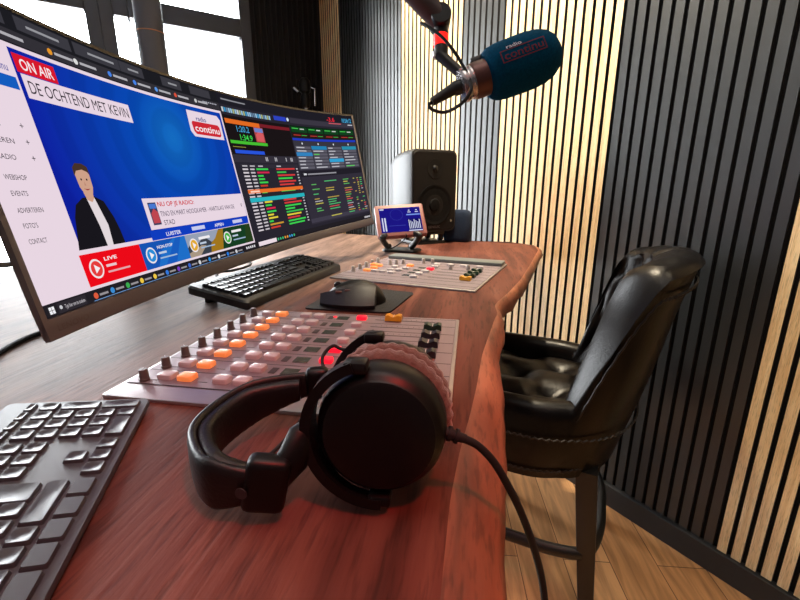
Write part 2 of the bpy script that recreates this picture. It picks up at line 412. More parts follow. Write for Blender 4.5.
# ------------------------------------------------------------------ curved monitor
MP = [-0.495, 0.9585, 1.1116, -0.0957, 0.1783, 1.8254, 1.1886, 0.3789, 0.0327]
_x, _y, _z, ya, ti, MR, MW_, MH_, ro = MP
e1 = V((-sin(ya), cos(ya), 0)); n0 = V((cos(ya), sin(ya), 0))
mn = n0 * cos(ti) + V((0, 0, sin(ti))); mu = -n0 * sin(ti) + V((0, 0, cos(ti)))
e1, mu = e1 * cos(ro) + mu * sin(ro), mu * cos(ro) - e1 * sin(ro)
MO = V((_x, _y, _z))
def scr(s, t, off=0):       # millimetres across the screen from its middle, up from its lower edge, forward
    s, t, off = s / 1000, t / 1000, off / 1000; a = s / MR; r = MR - off
    return tuple(MO + e1 * (r * sin(a)) + mn * (MR - r * cos(a)) + mu * t)
mon = thing('curved_monitor', 'very wide curved computer monitor with a blue radio web page on its left half', 'monitor', (-.56, .97, H))
hk = lambda s: min(1, max(0, (594 - abs(s)) / 160)) ** .7
SS = [-594 + 1188 * i / 48 for i in range(49)]
m = MB()
m.loft([[scr(s, t, o_) for t, o_ in ((1, -2), (0, -3), (4, -5 - 15 * hk(s)), (40, -6 - 28 * hk(s)), (330, -6 - 24 * hk(s)), (374, -5 - 11 * hk(s)), (379, -3), (378, -1))] for s in SS]); m.build('housing', BEZ, mon, world=True)
m = MB()
m.loft([[scr(s, t, o_) for t, o_ in ((0, -4), (0, 1.5), (1, 2.2), (23, 1.2), (25, -1))] for s in SS]); m.build('chin', BEZ, mon, world=True).__setitem__('label', 'grey brown strip below the screen')
m = MB()
for sa, sb in ((-594, -586), (586, 594)):
    m.loft([[scr(s, t, o_) for t, o_ in ((1, -4), (1, 1.4), (377, 1.4), (377, -4))] for s in (sa, sb)])
m.mi = 1; m.loft([[scr(s, t, o_) for t, o_ in ((375, -4), (375, 1.4), (380, 1.2), (380, -5))] for s in SS])
m.build('bezel', [BEZ, BLK], mon, world=True)
# picture on the screen
sm = MB(); smats = []; suv = []
def use(mt):
    if mt not in smats: smats.append(mt)
    sm.mi = smats.index(mt)
_lay = [0.2]
def srect(s0, t0, s1, t1, mt, lay, sk0=0, sk1=0):
    use(mt); k = max(1, int(abs(s1 - s0) / 30)); vs = []
    for i in range(k + 1):
        s = s0 + (s1 - s0) * i / k
        for t in (t0, t1): vs.append((s, t))
    sm.add([scr(s, t, lay) for s, t in vs], [(2 * i, 2 * i + 2, 2 * i + 3, 2 * i + 1) for i in range(k)]); suv.extend([(s / 1000, t / 1000) for s, t in vs])
def clip(pts, x, keep):
    out = []
    for i, b in enumerate(pts):
        a = pts[i - 1]; ia, ib = (a[0] - x) * keep >= 0, (b[0] - x) * keep >= 0
        if ia != ib: k = (x - a[0]) / (b[0] - a[0]); out.append((x, a[1] + k * (b[1] - a[1])))
        if ib: out.append(b)
    return out
def spoly(pts, mt, lay):
    x0, x1 = min(p[0] for p in pts), max(p[0] for p in pts); n = int((x1 - x0) / 18) + 1
    for i in range(n):
        c = clip(clip(pts, x0 + (x1 - x0) * i / n, 1), x0 + (x1 - x0) * (i + 1) / n, -1) if n > 1 else pts
        if len(c) > 2: spoly1(c, mt, lay)
def spoly1(pts, mt, lay):
    use(mt); sm.add([scr(s, t, lay) for s, t in pts], [tuple(range(len(pts)))]); suv.extend([(s / 1000, t / 1000) for s, t in pts])
def scirc(s, t, r, mt, lay, n=20): spoly([(s + r * cos(2 * pi * i / n), t + r * sin(2 * pi * i / n)) for i in range(n)], mt, lay)
def stext(st, s, t, size, mt, lay, w=None, bold=0.0):
    use(mt); b = len(sm.v); sm.text(st, size, fn=lambda x, y: scr(s + x, t + y, lay), w=w, bold=bold); suv.extend([(0, 0)] * (len(sm.v) - b))
def E(*c): return emat(c)
WH = E(232, 214, 226); TXT = E(40, 36, 44); DK = E(38, 36, 44)
srect(-588, 25, 588, 375, E(30, 29, 36), .2)
# browser bars
srect(-588, 352, -22, 375, E(28, 28, 33), .4); srect(-588, 337, -22, 352, E(50, 48, 54), .4)
for s, w_ in ((-560, 60), (-470, 70), (-380, 75), (-290, 40), (-190, 40), (-110, 50)):
    srect(s, 356, s + w_ + 14, 372, E(58, 57, 64), .6)
tabs = [(-545, 46), (-455, 50), (-355, 52), (-272, 24), (-172, 24)]
for s, a in tabs: srect(s, 362, s + a, 365, E(150, 150, 156), .8)
for i, (s, c) in enumerate([(-505, (90, 200, 60)), (-428, (230, 150, 40)), (-385, (220, 220, 220)), (-320, (70, 130, 230)), (-265, (70, 130, 230)), (-212, (90, 150, 230)), (-160, (220, 80, 60)), (-100, (200, 200, 200))]):
    scirc(s, 344.5, 4, E(*c), .8, 10); srect(s + 7, 342.5, s + 38, 346, E(176, 174, 180), .8)
for i in range(8): scirc(-75 + i * 6, 347, 1.5, E(210, 210, 225), .8, 8)
# page
srect(-588, 40, -22, 335, WH, .4)
srect(-496, 92, -27, 330, bluemat(), .6)
srect(-588, 282, -499, 296, E(20, 92, 190), .6)
srect(-493, 304, -432, 325, E(214, 24, 44), .8); stext('ON AIR', -486, 308, 18, E(248, 236, 240), 1.0, 49, .012)
srect(-490, 275.5, -300, 303, WH, .8); stext('DE OCHTEND MET KEVIN', -484, 282, 21, TXT, 1.0, 178)
spoly([(-140, 322), (-42, 322), (-34, 314), (-36, 272), (-134, 272), (-143, 282)], WH, .8)
spoly([(-130, 302), (-48, 302), (-43, 298), (-43, 281), (-48, 277), (-126, 277), (-132, 282), (-134, 298)], E(204, 40, 52), 1.0)
stext('radio', -116, 304, 13, E(30, 50, 130), 1.2, 32, .01); stext('continu', -127, 283, 19, E(250, 240, 244), 1.2, 80, .012)
# man on the page
SK = E(206, 160, 136); JK = E(24, 22, 28); HR = E(70, 50, 40)
spoly([(-500, 92), (-487, 133), (-478, 149), (-462, 158), (-440, 160), (-424, 153), (-414, 130), (-410, 112), (-408, 92)], JK, .9)
spoly([(-455, 158), (-440, 158), (-431, 120), (-434, 92), (-446, 92), (-448, 120)], E(226, 216, 220), 1.1)
spoly([(-457, 165), (-454, 155), (-446, 152), (-441, 157), (-440, 166)], SK, 1.2)
spoly([(-461, 189), (-460, 172), (-455, 163), (-447, 160), (-440, 163), (-436, 172), (-435, 189), (-441, 197), (-455, 197)], SK, 1.3)
spoly([(-463, 186), (-462, 197), (-455, 203), (-443, 203), (-435, 199), (-434, 188), (-437, 192), (-446, 195), (-457, 193)], HR, 1.5)
for s in (-453, -443): scirc(s, 182, 1.5, E(50, 36, 32), 1.5, 8)
spoly([(-454, 170), (-448, 167.5), (-441, 170), (-448, 169.5)], E(150, 60, 60), 1.5); spoly([(-449, 180), (-447, 174), (-450.5, 174)], E(188, 138, 116), 1.5)
# now playing
srect(-340, 104, -28, 155, WH, .9); stext('NU OP JE RADIO:', -305, 141, 11, E(206, 30, 40), 1.1, 105, .014)
stext('TINO EN MART HOOGKAMER - HARTSLAG VAN DE', -305, 124, 12.5, E(60, 50, 78), 1.1, 238); stext('STAD', -302, 109, 12, E(60, 50, 78), 1.1, 30); stext('V', -42, 125, 12, E(60, 50, 78), 1.1)
srect(-330, 111, -309, 148, E(60, 60, 90), 1.1); srect(-328, 138, -311, 146, E(70, 120, 210), 1.3); spoly([(-328, 114), (-311, 114), (-310, 132), (-319, 138), (-328, 130)], E(190, 70, 80), 1.3)
for s, a, w_ in ((-306, 'LUISTER', 42), (-230, '', 42), (-155, 'APPEN', 32), (-88, '', 36)):
    if not a: srect(s, 92, s + w_, 99, E(200, 204, 236), 1.1); continue
    stext(a, s, 91 if s < -200 else 91.5, 9, E(230, 230, 245), 1.1, w_, .02)
srect(-345, 87, -28, 103, E(16, 60, 190), .8)
# four tiles
srect(-504, 44, -381, 86, E(236, 10, 24), .9); srect(-381, 44, -258, 86, E(22, 84, 178), .9); srect(-258, 44, -147, 86, E(150, 160, 180), .9); srect(-147, 44, -27, 86, E(22, 62, 34), .9)
spoly([(-350, 44), (-258, 44), (-258, 86), (-290, 86), (-330, 70)], E(30, 110, 200), 1.0); spoly([(-330, 44), (-300, 44), (-270, 86), (-285, 86)], E(24, 92, 190), 1.1)
spoly([(-258, 62), (-240, 74), (-225, 66), (-200, 78), (-180, 64), (-147, 72), (-147, 44), (-258, 44)], E(58, 64, 74), 1.0); spoly([(-258, 44), (-225, 44), (-200, 60), (-215, 62), (-258, 52)], E(168, 150, 130), 1.1)
spoly([(-190, 44), (-147, 44), (-130, 86), (-150, 84), (-165, 70), (-182, 62)], E(160, 118, 30), 1.2)
spoly([(-60, 44), (-27, 44), (-27, 86), (-44, 86)], E(38, 62, 28), 1.0)
for s, c, a in ((-482, (230, 60, 60), 'LIVE'), (-360, (40, 140, 214), 'NON-STOP'), (-238, (226, 170, 50), ''), (-122, (70, 176, 70), '')):
    scirc(s, 65, 13, E(238, 232, 236), 1.3, 24); scirc(s, 65, 10.5, E(*c), 1.5, 24); spoly([(s - 3.5, 59), (s - 3.5, 71), (s + 6, 65)], E(245, 240, 244), 1.7)
    (stext(a, s + 19, 73, 7, E(240, 236, 240), 1.5, 10 + 4 * len(a), .02) if a else srect(s + 19, 73, s + 56, 78, E(240, 236, 240), 1.5)); srect(s + 19, 64, s + 40, 67.5, E(232, 200, 206) if s < -400 else E(190, 205, 225), 1.5); srect(s + 19, 56, s + 66, 58.5, E(226, 170, 176) if s < -400 else E(160, 185, 215), 1.5)
# site menu
for a, s, t, w_ in (('ATIE', -566, 236, 20), ('STEREN', -566, 218, 30), ('RADIO', -566, 200, 24), ('WEBSHOP', -568, 178, 30), ('EVENTS', -567, 160.5, 22), ('ADVERTEREN', -568, 142, 36), ("FOTO'S", -568, 125, 20), ('CONTACT', -569, 107.5, 26)):
    stext(a, s, t, 8, TXT, .8, w_)
for t in (239, 221, 203): stext('+', -520, t - 3, 11, TXT, .8)
stext('ontinu', -530, 301, 13, E(30, 50, 150), .8, 24)
# taskbar
srect(-588, 25, 588, 39, E(34, 31, 36), .9)
for i in (0, 1):
    for j in (0, 1): srect(-579 + i * 4.4, 28 + j * 4.4, -575.2 + i * 4.4, 31.8 + j * 4.4, E(238, 238, 242), 1.1)
srect(-566, 26, -518, 38, E(46, 42, 48), 1.1); scirc(-561, 32.5, 2.4, E(200, 200, 205), 1.3, 10); stext('Typ hier om te zoeken', -555, 29.5, 7, E(206, 200, 206), 1.3, 34)
cols = [(220, 90, 60), (60, 140, 210), (60, 170, 80), (240, 200, 70), (240, 200, 70), (50, 120, 220), (120, 60, 190), (60, 100, 200), (210, 210, 215), (40, 140, 220), (220, 220, 225), (40, 120, 220), (210, 210, 215)]
for i, c in enumerate(cols):
    s = -500 + i * 33; scirc(s, 32, 4.2, E(*c), 1.2, 12); srect(s + 7, 30.3, s + 24, 33.2, E(150, 145, 150), 1.2); srect(s - 6, 25.6, s + 26, 26.6, E(110, 150, 200), 1.2)
for i in range(5): srect(-64 + i * 8, 30, -59 + i * 8, 35, E(225, 222, 228), 1.2)
# ---- right half: playout software
srect(-20, 39, 588, 375, E(40, 37, 47), .4)
srect(-20, 352, 588, 375, E(30, 29, 37), .6); srect(-10, 362, 80, 365, E(140, 140, 148), .8)
for i in range(24): srect(-16 + i * 8, 336, -10 + i * 8, 346, E(*random.choice([(150, 190, 220), (60, 150, 200), (200, 205, 210), (100, 130, 160), (170, 180, 130)])), .8)
srect(190, 338, 244, 349, E(44, 66, 190), .8); scirc(252, 344, 5, E(210, 225, 240), .8, 12)
srect(262, 336, 588, 350, E(58, 54, 66), .7)
for st_, s, c, w_ in (('-3.6', 448, (226, 40, 60), 40), ('10:24:12', 528, (70, 170, 220), 50)): stext(st_, s, 352, 18, E(*c), .9, w_, .02)
srect(455, 345, 520, 348, E(200, 90, 100), .9); srect(555, 343, 580, 346, E(200, 200, 210), .9)
srect(-20, 244, 252, 330, E(26, 20, 22), .7); srect(-15, 312, 118, 322, E(226, 106, 34), .9); srect(118, 314, 250, 322, E(120, 30, 40), .9)
stext('1:20.2', 22, 296, 19, E(70, 160, 210), .9, 48, .01); stext('1:34.9', 28, 277, 19, E(60, 220, 80), .9, 48, .01)
srect(90, 276, 128, 312, E(170, 70, 70), .9); srect(92, 300, 126, 310, E(110, 130, 200), 1.1); spoly([(94, 278), (124, 278), (126, 296), (110, 304), (94, 294)], E(214, 90, 96), 1.1)
srect(-14, 268, 134, 275, E(70, 190, 50), .9); srect(-10, 260, 40, 261.5, E(150, 150, 60), .9); srect(-6, 246, 112, 254, E(40, 84, 220), .9)
srect(-20, 226, 252, 243, E(52, 48, 58), .7)
for s in (110, 116, 150, 156, 200, 222, 228): srect(s, 230, s + 4, 240, E(180, 178, 184), .9)
# song list
RY = [(60, 210, 80), (210, 40, 80), (60, 210, 80), (60, 210, 80), (60, 210, 80), (200, 60, 40), (0, 0, 0), (60, 210, 80), (0, 0, 0), (60, 200, 80), (230, 210, 60), (60, 210, 80), (220, 40, 80), (60, 210, 80), (230, 210, 60), (230, 210, 60), (60, 210, 80), (200, 150, 50), (210, 60, 50)]
for i in range(19):
    t = 208 - i * 8.1
    if t < 48: break
    srect(4, t, 26, t + 3.6, E(214, 206, 212), .8); srect(34, t, 52, t + 3.6, E(200, 194, 200), .8)
    if i == 6: continue
    if i == 8: continue
    w_ = random.uniform(22, 74); srect(60, t, 60 + w_ * (.7 if RY[i][1] > 200 else 1), t + 4.2, E(*RY[i]), .8)
    c2 = random.choice([(60, 210, 80), (60, 210, 80), (230, 210, 60), (60, 190, 80), (214, 60, 60)]); srect(146, t, 146 + random.uniform(40, 88), t + 4.2, E(*c2), .8)
    srect(238, t, 246, t + 3.4, E(190, 186, 192), .8)
srect(2, 153, 250, 162, E(234, 110, 40), 1.0); srect(12, 155, 50, 159, E(250, 210, 190), 1.2); srect(2, 132, 250, 142, E(40, 178, 190), 1.0)
srect(0, 213, 250, 222, E(48, 44, 54), .7)
for s in (6, 36, 70, 150): srect(s, 216, s + 20, 219, E(190, 186, 192), .9)
srect(-10, 28, 70, 38, E(236, 220, 228), 1.2)
for i in range(8): scirc(78 + i * 11, 33, 3.6, E(*random.choice([(60, 160, 220), (230, 230, 235), (60, 180, 120), (230, 150, 60)])), 1.2, 10)
# cart grid
srect(255, 296, 580, 330, E(14, 34, 20), .7)
for i in range(4):
    s = 258 + i * 81; srect(s, 312, s + 76, 327, E(18, 64, 30), .9); srect(s + 4, 321, s + 34, 323.5, E(70, 200, 80), 1.1); srect(s + 42, 320, s + 62, 323, E(200, 210, 200), 1.1); srect(s, 298, s + 76, 310, E(46, 24, 24), .9); srect(s + 6, 303, s + 40, 305, E(200, 60, 50), 1.1); srect(s + 44, 303, s + 70, 305, E(60, 170, 70), 1.1)
srect(255, 289, 580, 295.5, E(34, 58, 190), .9)
srect(255, 205, 580, 288, E(56, 54, 64), .7)
hl = {(0, 1): (36, 130, 180), (2, 0): (50, 130, 190), (0, 3): (40, 140, 170), (4, 2): (50, 160, 210)}
for r_ in range(7):
    for c_ in range(4):
        s = 260 + c_ * 80; t = 266 - r_ * 9.6
        if (r_, c_) in hl: srect(s - 2, t - 1.5, s + 76, t + 9, E(*hl[(r_, c_)]), 1.0); continue
        srect(s, t, s + 74, t + 7, E(92, 90, 102), .9); srect(s + 4, t + 2, s + random.uniform(25, 62), t + 5, E(190, 190, 198) if random.random() > .15 else E(90, 200, 90), 1.1)
for c_ in range(4): scirc(296 + c_ * 80, 281, 3, E(220, 225, 232), 1.0, 10)
srect(255, 186, 584, 203, E(34, 31, 40), .8); srect(290, 191, 440, 195, E(150, 148, 156), 1.0); srect(270, 191, 284, 196, E(220, 220, 226), 1.0)
srect(255, 48, 584, 186, E(50, 46, 58), .8)
for r_ in range(16):
    t = 168 - r_ * 7.2
    for s, w_, pr in ((296, 44, .6), (366, 70, .8), (468, 44, .85), (524, 12, .6), (546, 12, .5), (562, 16, .7)):
        if random.random() < pr: srect(s, t, s + w_ * random.uniform(.5, 1), t + 3, E(*random.choice([(90, 170, 90), (190, 180, 80), (200, 80, 80), (170, 168, 176), (80, 180, 110), (180, 150, 70)])), 1.0)
srect(255, 52, 584, 64, E(64, 60, 74), .9)
for i in range(7): srect(548 + i * 5, 29, 551 + i * 5, 35, E(226, 222, 228), 1.2)
sm.uv = suv
so = sm.build('screen', smats, mon, world=True, smooth=0, recalc=False)
# grey lettering on the chin
m = MB(); m.text('LENOVO', 10, fn=lambda x, y: scr(-578 + x, 8 + y, 2.6), w=52, bold=.01); m.build('chin_lettering', mat('chin print', (100, 88, 84), .5), mon, world=True, smooth=0)
# stand behind
m = MB(); c0 = V(scr(0, 150, -40)); m.box(c0 - mn * .02, (.05, .16, .16), .008); m.build('mount_plate', BLK, mon, world=True)
pb = V((c0.x - .30, c0.y, H))
m = MB(); m.box((pb.x, pb.y, H + .16), (.05, .09, .30), .012); m.box(((pb.x + c0.x) / 2 - .02, pb.y, c0.z), (.30, .07, .07), .01); m.build('stand_column', DGREY, mon, world=True)
m = MB(); m.prism([(pb.x - .12, pb.y - .16), (pb.x + .06, pb.y - .16), (pb.x + .06, pb.y + .16), (pb.x - .12, pb.y + .16)], H + .0005, H + .014, bev=.003); m.build('stand_base', DGREY, mon, world=True)
# cable bundle under the screen
b0 = onz(203, 282, H + .01); b0.z = H + .004 + .005
for k, lab in enumerate(('black cable loop lying on the desk under the middle of the monitor', 'black cable under the monitor curving toward the back of the desk keyboard', 'thin grey cable end lying under the monitor beside the loop')):
    m = MB(); P0 = b0 + V((-.03 + .02 * k, -.02 + .035 * k, -.005))
    if k == 0: pts = [P0 + V((.03 * cos(a), .05 * sin(a), .004 + .004 * i)) for i, a in enumerate([0, 1.2, 2.4, 3.6, 4.8, 6.0, 6.9])] + [P0 + V((-.12, .05, .004))]
    elif k == 1: pts = [P0 + V((.05, -.01, .004)), P0 + V((.02, .04, .02)), P0 + V((.02, .12, .012)), P0 + V((-.0, .25, .006)), P0 + V((-.1, .4, .004))]
    else: pts = [P0 + V((.03, -.05, .003)), P0 + V((.0, -.01, .022)), P0 + V((-.04, .0, .012)), P0 + V((-.14, -.02, .003))]
    m.tube([V((p.x, p.y, max(p.z, H + .0045))) for p in spline(pts, 8)], .0035 if k < 2 else .0028, 8)
    if k < 2: m.box(pts[0], (.014, .012, .03), .002)
    tag(m.build('cable', [MBLK, MBLK, DGREY][k]), lab, 'cable')
m = MB(); m.tube(spline([onz(-30, 372, H + .004), onz(0, 352, H + .004), onz(22, 340, H + .004), onz(45, 331, H + .004), onz(85, 318, H + .004)], 8), .004, 8)
tag(m.build('cable', MBLK), 'black cable lying on the pale desk behind the lower left corner of the monitor', 'cable')

# ------------------------------------------------------------------ keyboards
def keymesh(w, d, hgt, dish, round_dish=True):
    m = MB(); n = 4
    o0 = rr(w, d, .0016, n); o1 = rr(w - .0012, d - .0012, .0018, n); o2 = rr(w - .0022, d - .0022, .0018, n)
    rings = [[(x, y, 0) for x, y in o0], [(x, y, hgt * .75) for x, y in o1], [(x, y, hgt) for x, y in o2]]
    if dish:
        r1 = rr(w - .0042, d - .0042, min(w, d) * .36, n); r2 = rr(w * .5, d * .5, min(w, d) * .22, n)
        rings += [[(x, y, hgt - .0001) for x, y in r1], [(x, y, hgt - dish) for x, y in r2]]
    m.loft(rings)
    me = m.build('key', KEYM); d_ = me.data; bpy.data.objects.remove(me); return d_
def layout():
    K = []
    def row(y, x, ws, h=1):
        for w in ws:
            if w > 0: K.append((x, y, w, h))
            x += abs(w)
    row(5.1, 0, [1, -.25] + [1] * 4 + [-.25] + [1] * 4 + [-.25] + [1] * 4, .6)
    row(5.1, 15.25, [1] * 3, .6); row(5.1, 18.5, [1] * 4, .6)
    row(4, 0, [1] * 13 + [2]); row(4, 15.25, [1] * 3); row(4, 18.5, [1] * 4)
    row(3, 0, [1.5] + [1] * 12 + [-1.5]); row(3, 15.25, [1] * 3); row(3, 18.5, [1] * 3)
    row(2, 0, [1.75] + [1] * 12 + [-1.25]); row(2, 18.5, [1] * 3)
    row(1, 0, [1.25] + [1] * 11 + [2.75]); row(1, 16.25, [1]); row(1, 18.5, [1] * 3)
    row(0, 0, [1.25] * 3 + [6.25] + [1.25] * 4); row(0, 15.25, [1] * 3); row(0, 18.5, [2, 1])
    K += [(21.5, 2, 1, 2), (21.5, 0, 1, 2), (13.6, 2, 1.4, 2)]
    return K
def keyboard(root, L_, D_, P, x0, y0, zfun, slope, hgt, dish, near):
    K = layout(); cache = {}; K.sort(key=near)
    extra = MB()
    R_ = MX.Rotation(slope, 4, 'X')
    for i, (x, y, w, h) in enumerate(K):
        kw, kd = w * P - .0026, h * P - .0026
        cx, cy = x0 + (x + w / 2) * P, y0 + (y + h / 2) * P
        flat = (y == 0 and 3 < x < 15) or (w > 5)
        k = (round(kw, 4), round(kd, 4), flat)
        if k not in cache: cache[k] = keymesh(kw, kd, hgt, 0 if flat else dish)
        if i < 100: child('key', cache[k], root, (cx, cy, zfun(cy)), (slope, 0, 0))
        else:
            T = MX.Translation((cx, cy, zfun(cy))) @ R_
            me = cache[k]; extra.add([v.co[:] for v in me.vertices], [tuple(p.vertices) for p in me.polygons], T)
    if extra.v: extra.build('key', KEYM, root)['kind'] = 'stuff'
LX = V((-.456, .89, 0)); a1 = math.atan2(LX.y, LX.x)
kfar = V((-.3656, .4035, H)) - LX.normalized() * .014; korg = kfar - LX.normalized() * .430
kb = thing('keyboard', 'slim graphite full size keyboard with dished keys in the near left corner of the desk', 'keyboard', (korg.x, korg.y, H), a1, 'computer keyboards')
SL = .115; zf = lambda y: .0085 + SL * y
m = MB()
ot = rr(.430, .1316, .006, 5, .215, .0658)
m.loft([[(x, y, .0035 + SL * .9 * y) for x, y in ot], [(x, y, .0072 + SL * y) for x, y in ot], [(.215 + (x - .215) * .996, .0658 + (y - .0658) * .99, .0085 + SL * y) for x, y in ot]])
m.build('body', GRAPH, kb)
m = MB(); m.tube([(.03, .122, .0125), (.4, .122, .0125)], .0095, 16); m.build('battery_bar', GRAPH, kb)
m = MB()
for fx in (.03, .4):
    m = MB(); m.box((fx, .01, .0022), (.03, .008, .0044), .001); m.build('rubber_foot', MBLK, kb)
    m = MB(); m.box((fx, .118, .0065), (.03, .008, .0130), .001); m.build('rubber_foot', MBLK, kb)
keyboard(kb, .43, .1316, .0186, .0055, .006, lambda y: zf(y) - .0002, math.atan(SL), .0032, .0011, lambda k: -k[0])
ko = V((-.441, .765, H)); LX2 = V((.06, .465, 0)); a2 = math.atan2(LX2.y, LX2.x)
kb2 = thing('keyboard', 'black full size keyboard with raised rear feet lying under the monitor', 'keyboard', (ko.x, ko.y, H), a2, 'computer keyboards')
SL2 = .17; m = MB(); ot = rr(.462, .150, .010, 5, .231, .075)
m.loft([[(x, y, .003 + SL2 * y) for x, y in ot], [(x, y, .017 + SL2 * y) for x, y in ot], [(.231 + (x - .231) * .985, .075 + (y - .075) * .96, .021 + SL2 * y) for x, y in ot]])
m.build('body', BLK, kb2)
for fx in (.05, .41):
    m = MB(); m.box((fx, .132, .0125), (.03, .012, .027), .003); m.build('tilt_foot', BLK, kb2)
    m = MB(); m.box((fx, .012, .0025), (.03, .012, .005), .001); m.build('rubber_foot', MBLK, kb2)
KM0 = KEYM; KEYM = mat('black keycap', (30, 31, 33), .3, bump=.04, bscale=1500)
keyboard(kb2, .46, .150, .0192, .015, .015, lambda y: .0205 + SL2 * y, math.atan(SL2), .0075, .0008, lambda k: -k[1])
KEYM = KM0

# ------------------------------------------------------------------ mouse and mat
mm = MB(); q = [(-.336, .800), (-.152, .797), (-.124, .972), (-.312, 1.018)]
pts = []
for i in range(4):
    a, b, c = V(q[i - 1]), V(q[i]), V(q[(i + 1) % 4])
    for t in range(5):
        u = t / 4; p0 = b + (a - b).normalized() * .014; p2 = b + (c - b).normalized() * .014
        pts.append(tuple((1 - u) ** 2 * p0 + 2 * u * (1 - u) * b + u * u * p2))
mm.prism(pts, H + .0005, H + .0035)
tag(mm.build('mouse_mat', mat('black mat cloth', (26, 26, 28), .8, bump=.3, bscale=1200)), 'black rectangular mouse mat on the desk between the two mixing panels', 'mouse mat')
mz = H + .0035
mp_ = onz(362, 292, H + .02)
mouse = thing('computer_mouse', 'black sculpted computer mouse with thumb rest on the mouse mat', 'mouse', (mp_.x - .012, mp_.y - .030, mz), radians(187)); mouse.scale = (1.14, 1.14, 1.06)
# local: +x nose, right-hand mouse: thumb side = local +y when rotated by ~180
m = MB(); rings = []
for i in range(17):
    t = i / 16; x = -.062 + .124 * t
    hgt = .045 * (sin(pi * min(1, (t * .86 + .13))) ** .62); wd = .030 + .009 * sin(pi * t) - .010 * max(0, t - .6)
    e = (1 - abs(2 * t - 1) ** 5) ** .5
    ring = []
    for j in range(20):
        a = 2 * pi * j / 20; yy = cos(a) * wd * max(.12, e); zz = max(0, sin(a)) ** .75 * hgt * max(.25, e)
        ring.append((x, yy - .008, .001 + zz if sin(a) > 0 else .001))
    rings.append(ring)
m.loft(rings); m.build('shell', GBLK, mouse, smooth=60)
m = MB(); rings = []
for i in range(13):
    t = i / 12; x = -.046 + .104 * t; f = (1.25 - .55 * t) * sin(pi * (t * .80 + .16)) ** .5
    rings.append([(x, .016, .004), (x, .020 + .034 * f, .002), (x, .022 + .036 * f, .006 + .004 * f), (x, .019 + .014 * f, .020 + .018 * f), (x, .010, .034 * f + .008), (x, .004, .02)])
m.loft(rings); m.build('thumb_rest', mat('rubber grip', (30, 27, 29), .5, bump=.15, bscale=500), mouse)
m = MB(); m.lathe([(.002, -.004), (.0075, -.0035), (.0085, 0), (.0075, .0035), (.002, .004)], 24, MX.Translation((.030, -.010, .0335)) @ MX.Rotation(pi / 2, 4, 'X')); m.build('scroll_wheel', DGREY, mouse)
for k in (0, 1):
    m = MB(); m.box((.004 + .017 * k, .0335, .0335 - .003 * k), (.013, .006, .005), .002, 2); m.build('side_button', mat('copper button', (120, 84, 78), .3, .5), mouse)

# ------------------------------------------------------------------ mixing panels
def cap_mesh(w, d, h, dome=.3, r=.003):
    m = MB(); a = rr(w, d, r, 4); b = rr(w * .93, d * .93, r, 4); c = rr(w * .7, d * .7, r * .8, 4)
    m.loft([[(x, y, 0) for x, y in a], [(x, y, h * .6) for x, y in a], [(x, y, h * .9) for x, y in b], [(x, y, h) for x, y in c]])
    o = m.build('b', CLEAR); d_ = o.data; bpy.data.objects.remove(o); return d_
BTN = {}
def btn(par, kind, x, y, z, w=.020, d=.0165, h=.0068):
    mt = {'clear': CLEAR, 'orange': ORNG, 'red': REDB, 'dark': SLOT}[kind]
    k = (kind, w, d, h)
    if k not in BTN:
        me = cap_mesh(w, d, h); me.materials.clear(); me.materials.append(mt); BTN[k] = me
    o = child('button', BTN[k], par, (x, y, z))
    if kind in ('orange', 'red'): o['label'] = 'glowing %s button' % kind
    return o
m = MB(); m.lathe([(.0062, 0), (.0062, .003), (.0054, .0035), (.005, .0145), (.0044, .0155), (.001, .0157)], 20); m.mi = 1; m.box((0, .0025, .0158), (.0008, .004, .0006)); ko_ = m.build('k', [KNOBM, WHT]); KNOB = ko_.data; bpy.data.objects.remove(ko_)
def fadercap(mt):
    m = MB(); rings = []
    for t, zz in ((-1, .004), (-.95, .011), (-.6, .0125), (-.2, .0095), (0, .009), (.2, .0095), (.6, .0125), (.95, .011), (1, .004)):
        x = t * .0145; rings.append([(x, -.0075, .0015), (x, -.0072, zz), (x, .0072, zz), (x, .0075, .0015)])
    m.loft(rings); m.mi = 1; m.box((0, 0, .0092), (.0009, .0146, .0008))
    o = m.build('c', [mt, WHT]); d_ = o.data; bpy.data.objects.remove(o); return d_
CAPS = {n_: fadercap(mt) for n_, mt in (('amber', YEL), ('green', GRN), ('black', BLKCAP), ('red', REDC))}
def flat(par, name, mt, x, y, z, w, d, h=.0008):
    m = MB(); m.box((0, 0, h / 2), (w, d, h), .0003, 1); return m.build(name, mt, par, loc=(x, y, z))
MS = 1.062
mixlabel = 'aluminium mixing panel with eight faders partly behind the headphones'
mx1 = thing('mixing_panel', mixlabel, 'mixing panel', (-.4047 * MS, .372 * MS, H), 0, 'broadcast mixing panels'); mx1.scale = (MS, MS, 1)
W_, L_, ZT = .3936, .3505, .005
def panel(par, L_):
    m = MB(); m.prism(rr(W_, L_, .003, 3, W_ / 2, L_ / 2), 0.0005, ZT, bev=.0015); m.build('housing', ALU, par)
panel(mx1, L_)
m = MB(); m.box((W_ / 2, L_ / 2 + .014, ZT), (W_ - .010, L_ - .036, .0016), .0006, 1); m.mi = 1
for k in range(9): m.box((W_ / 2, .032 + k * .0385 - .0, ZT + .0008), (W_ - .012, .0015, .0004))
m.mi = 2
for k in range(8):
    y = .052 + k * .0385
    for j in range(11): m.box((.255 + j * .0092, y + .008, ZT + .0008), (.0007, .004, .0004))
    m.box((.034, y + .009, ZT + .0008), (.012, .0018, .0004)); m.box((.034, y - .009, ZT + .0008), (.010, .0018, .0004)); m.box((.096, y - .006, ZT + .0008), (.012, .0014, .0004))
m.build('faceplate', [ALUF, mat('groove', (70, 60, 64), .6), DOT], mx1)
ZF = ZT + .0008
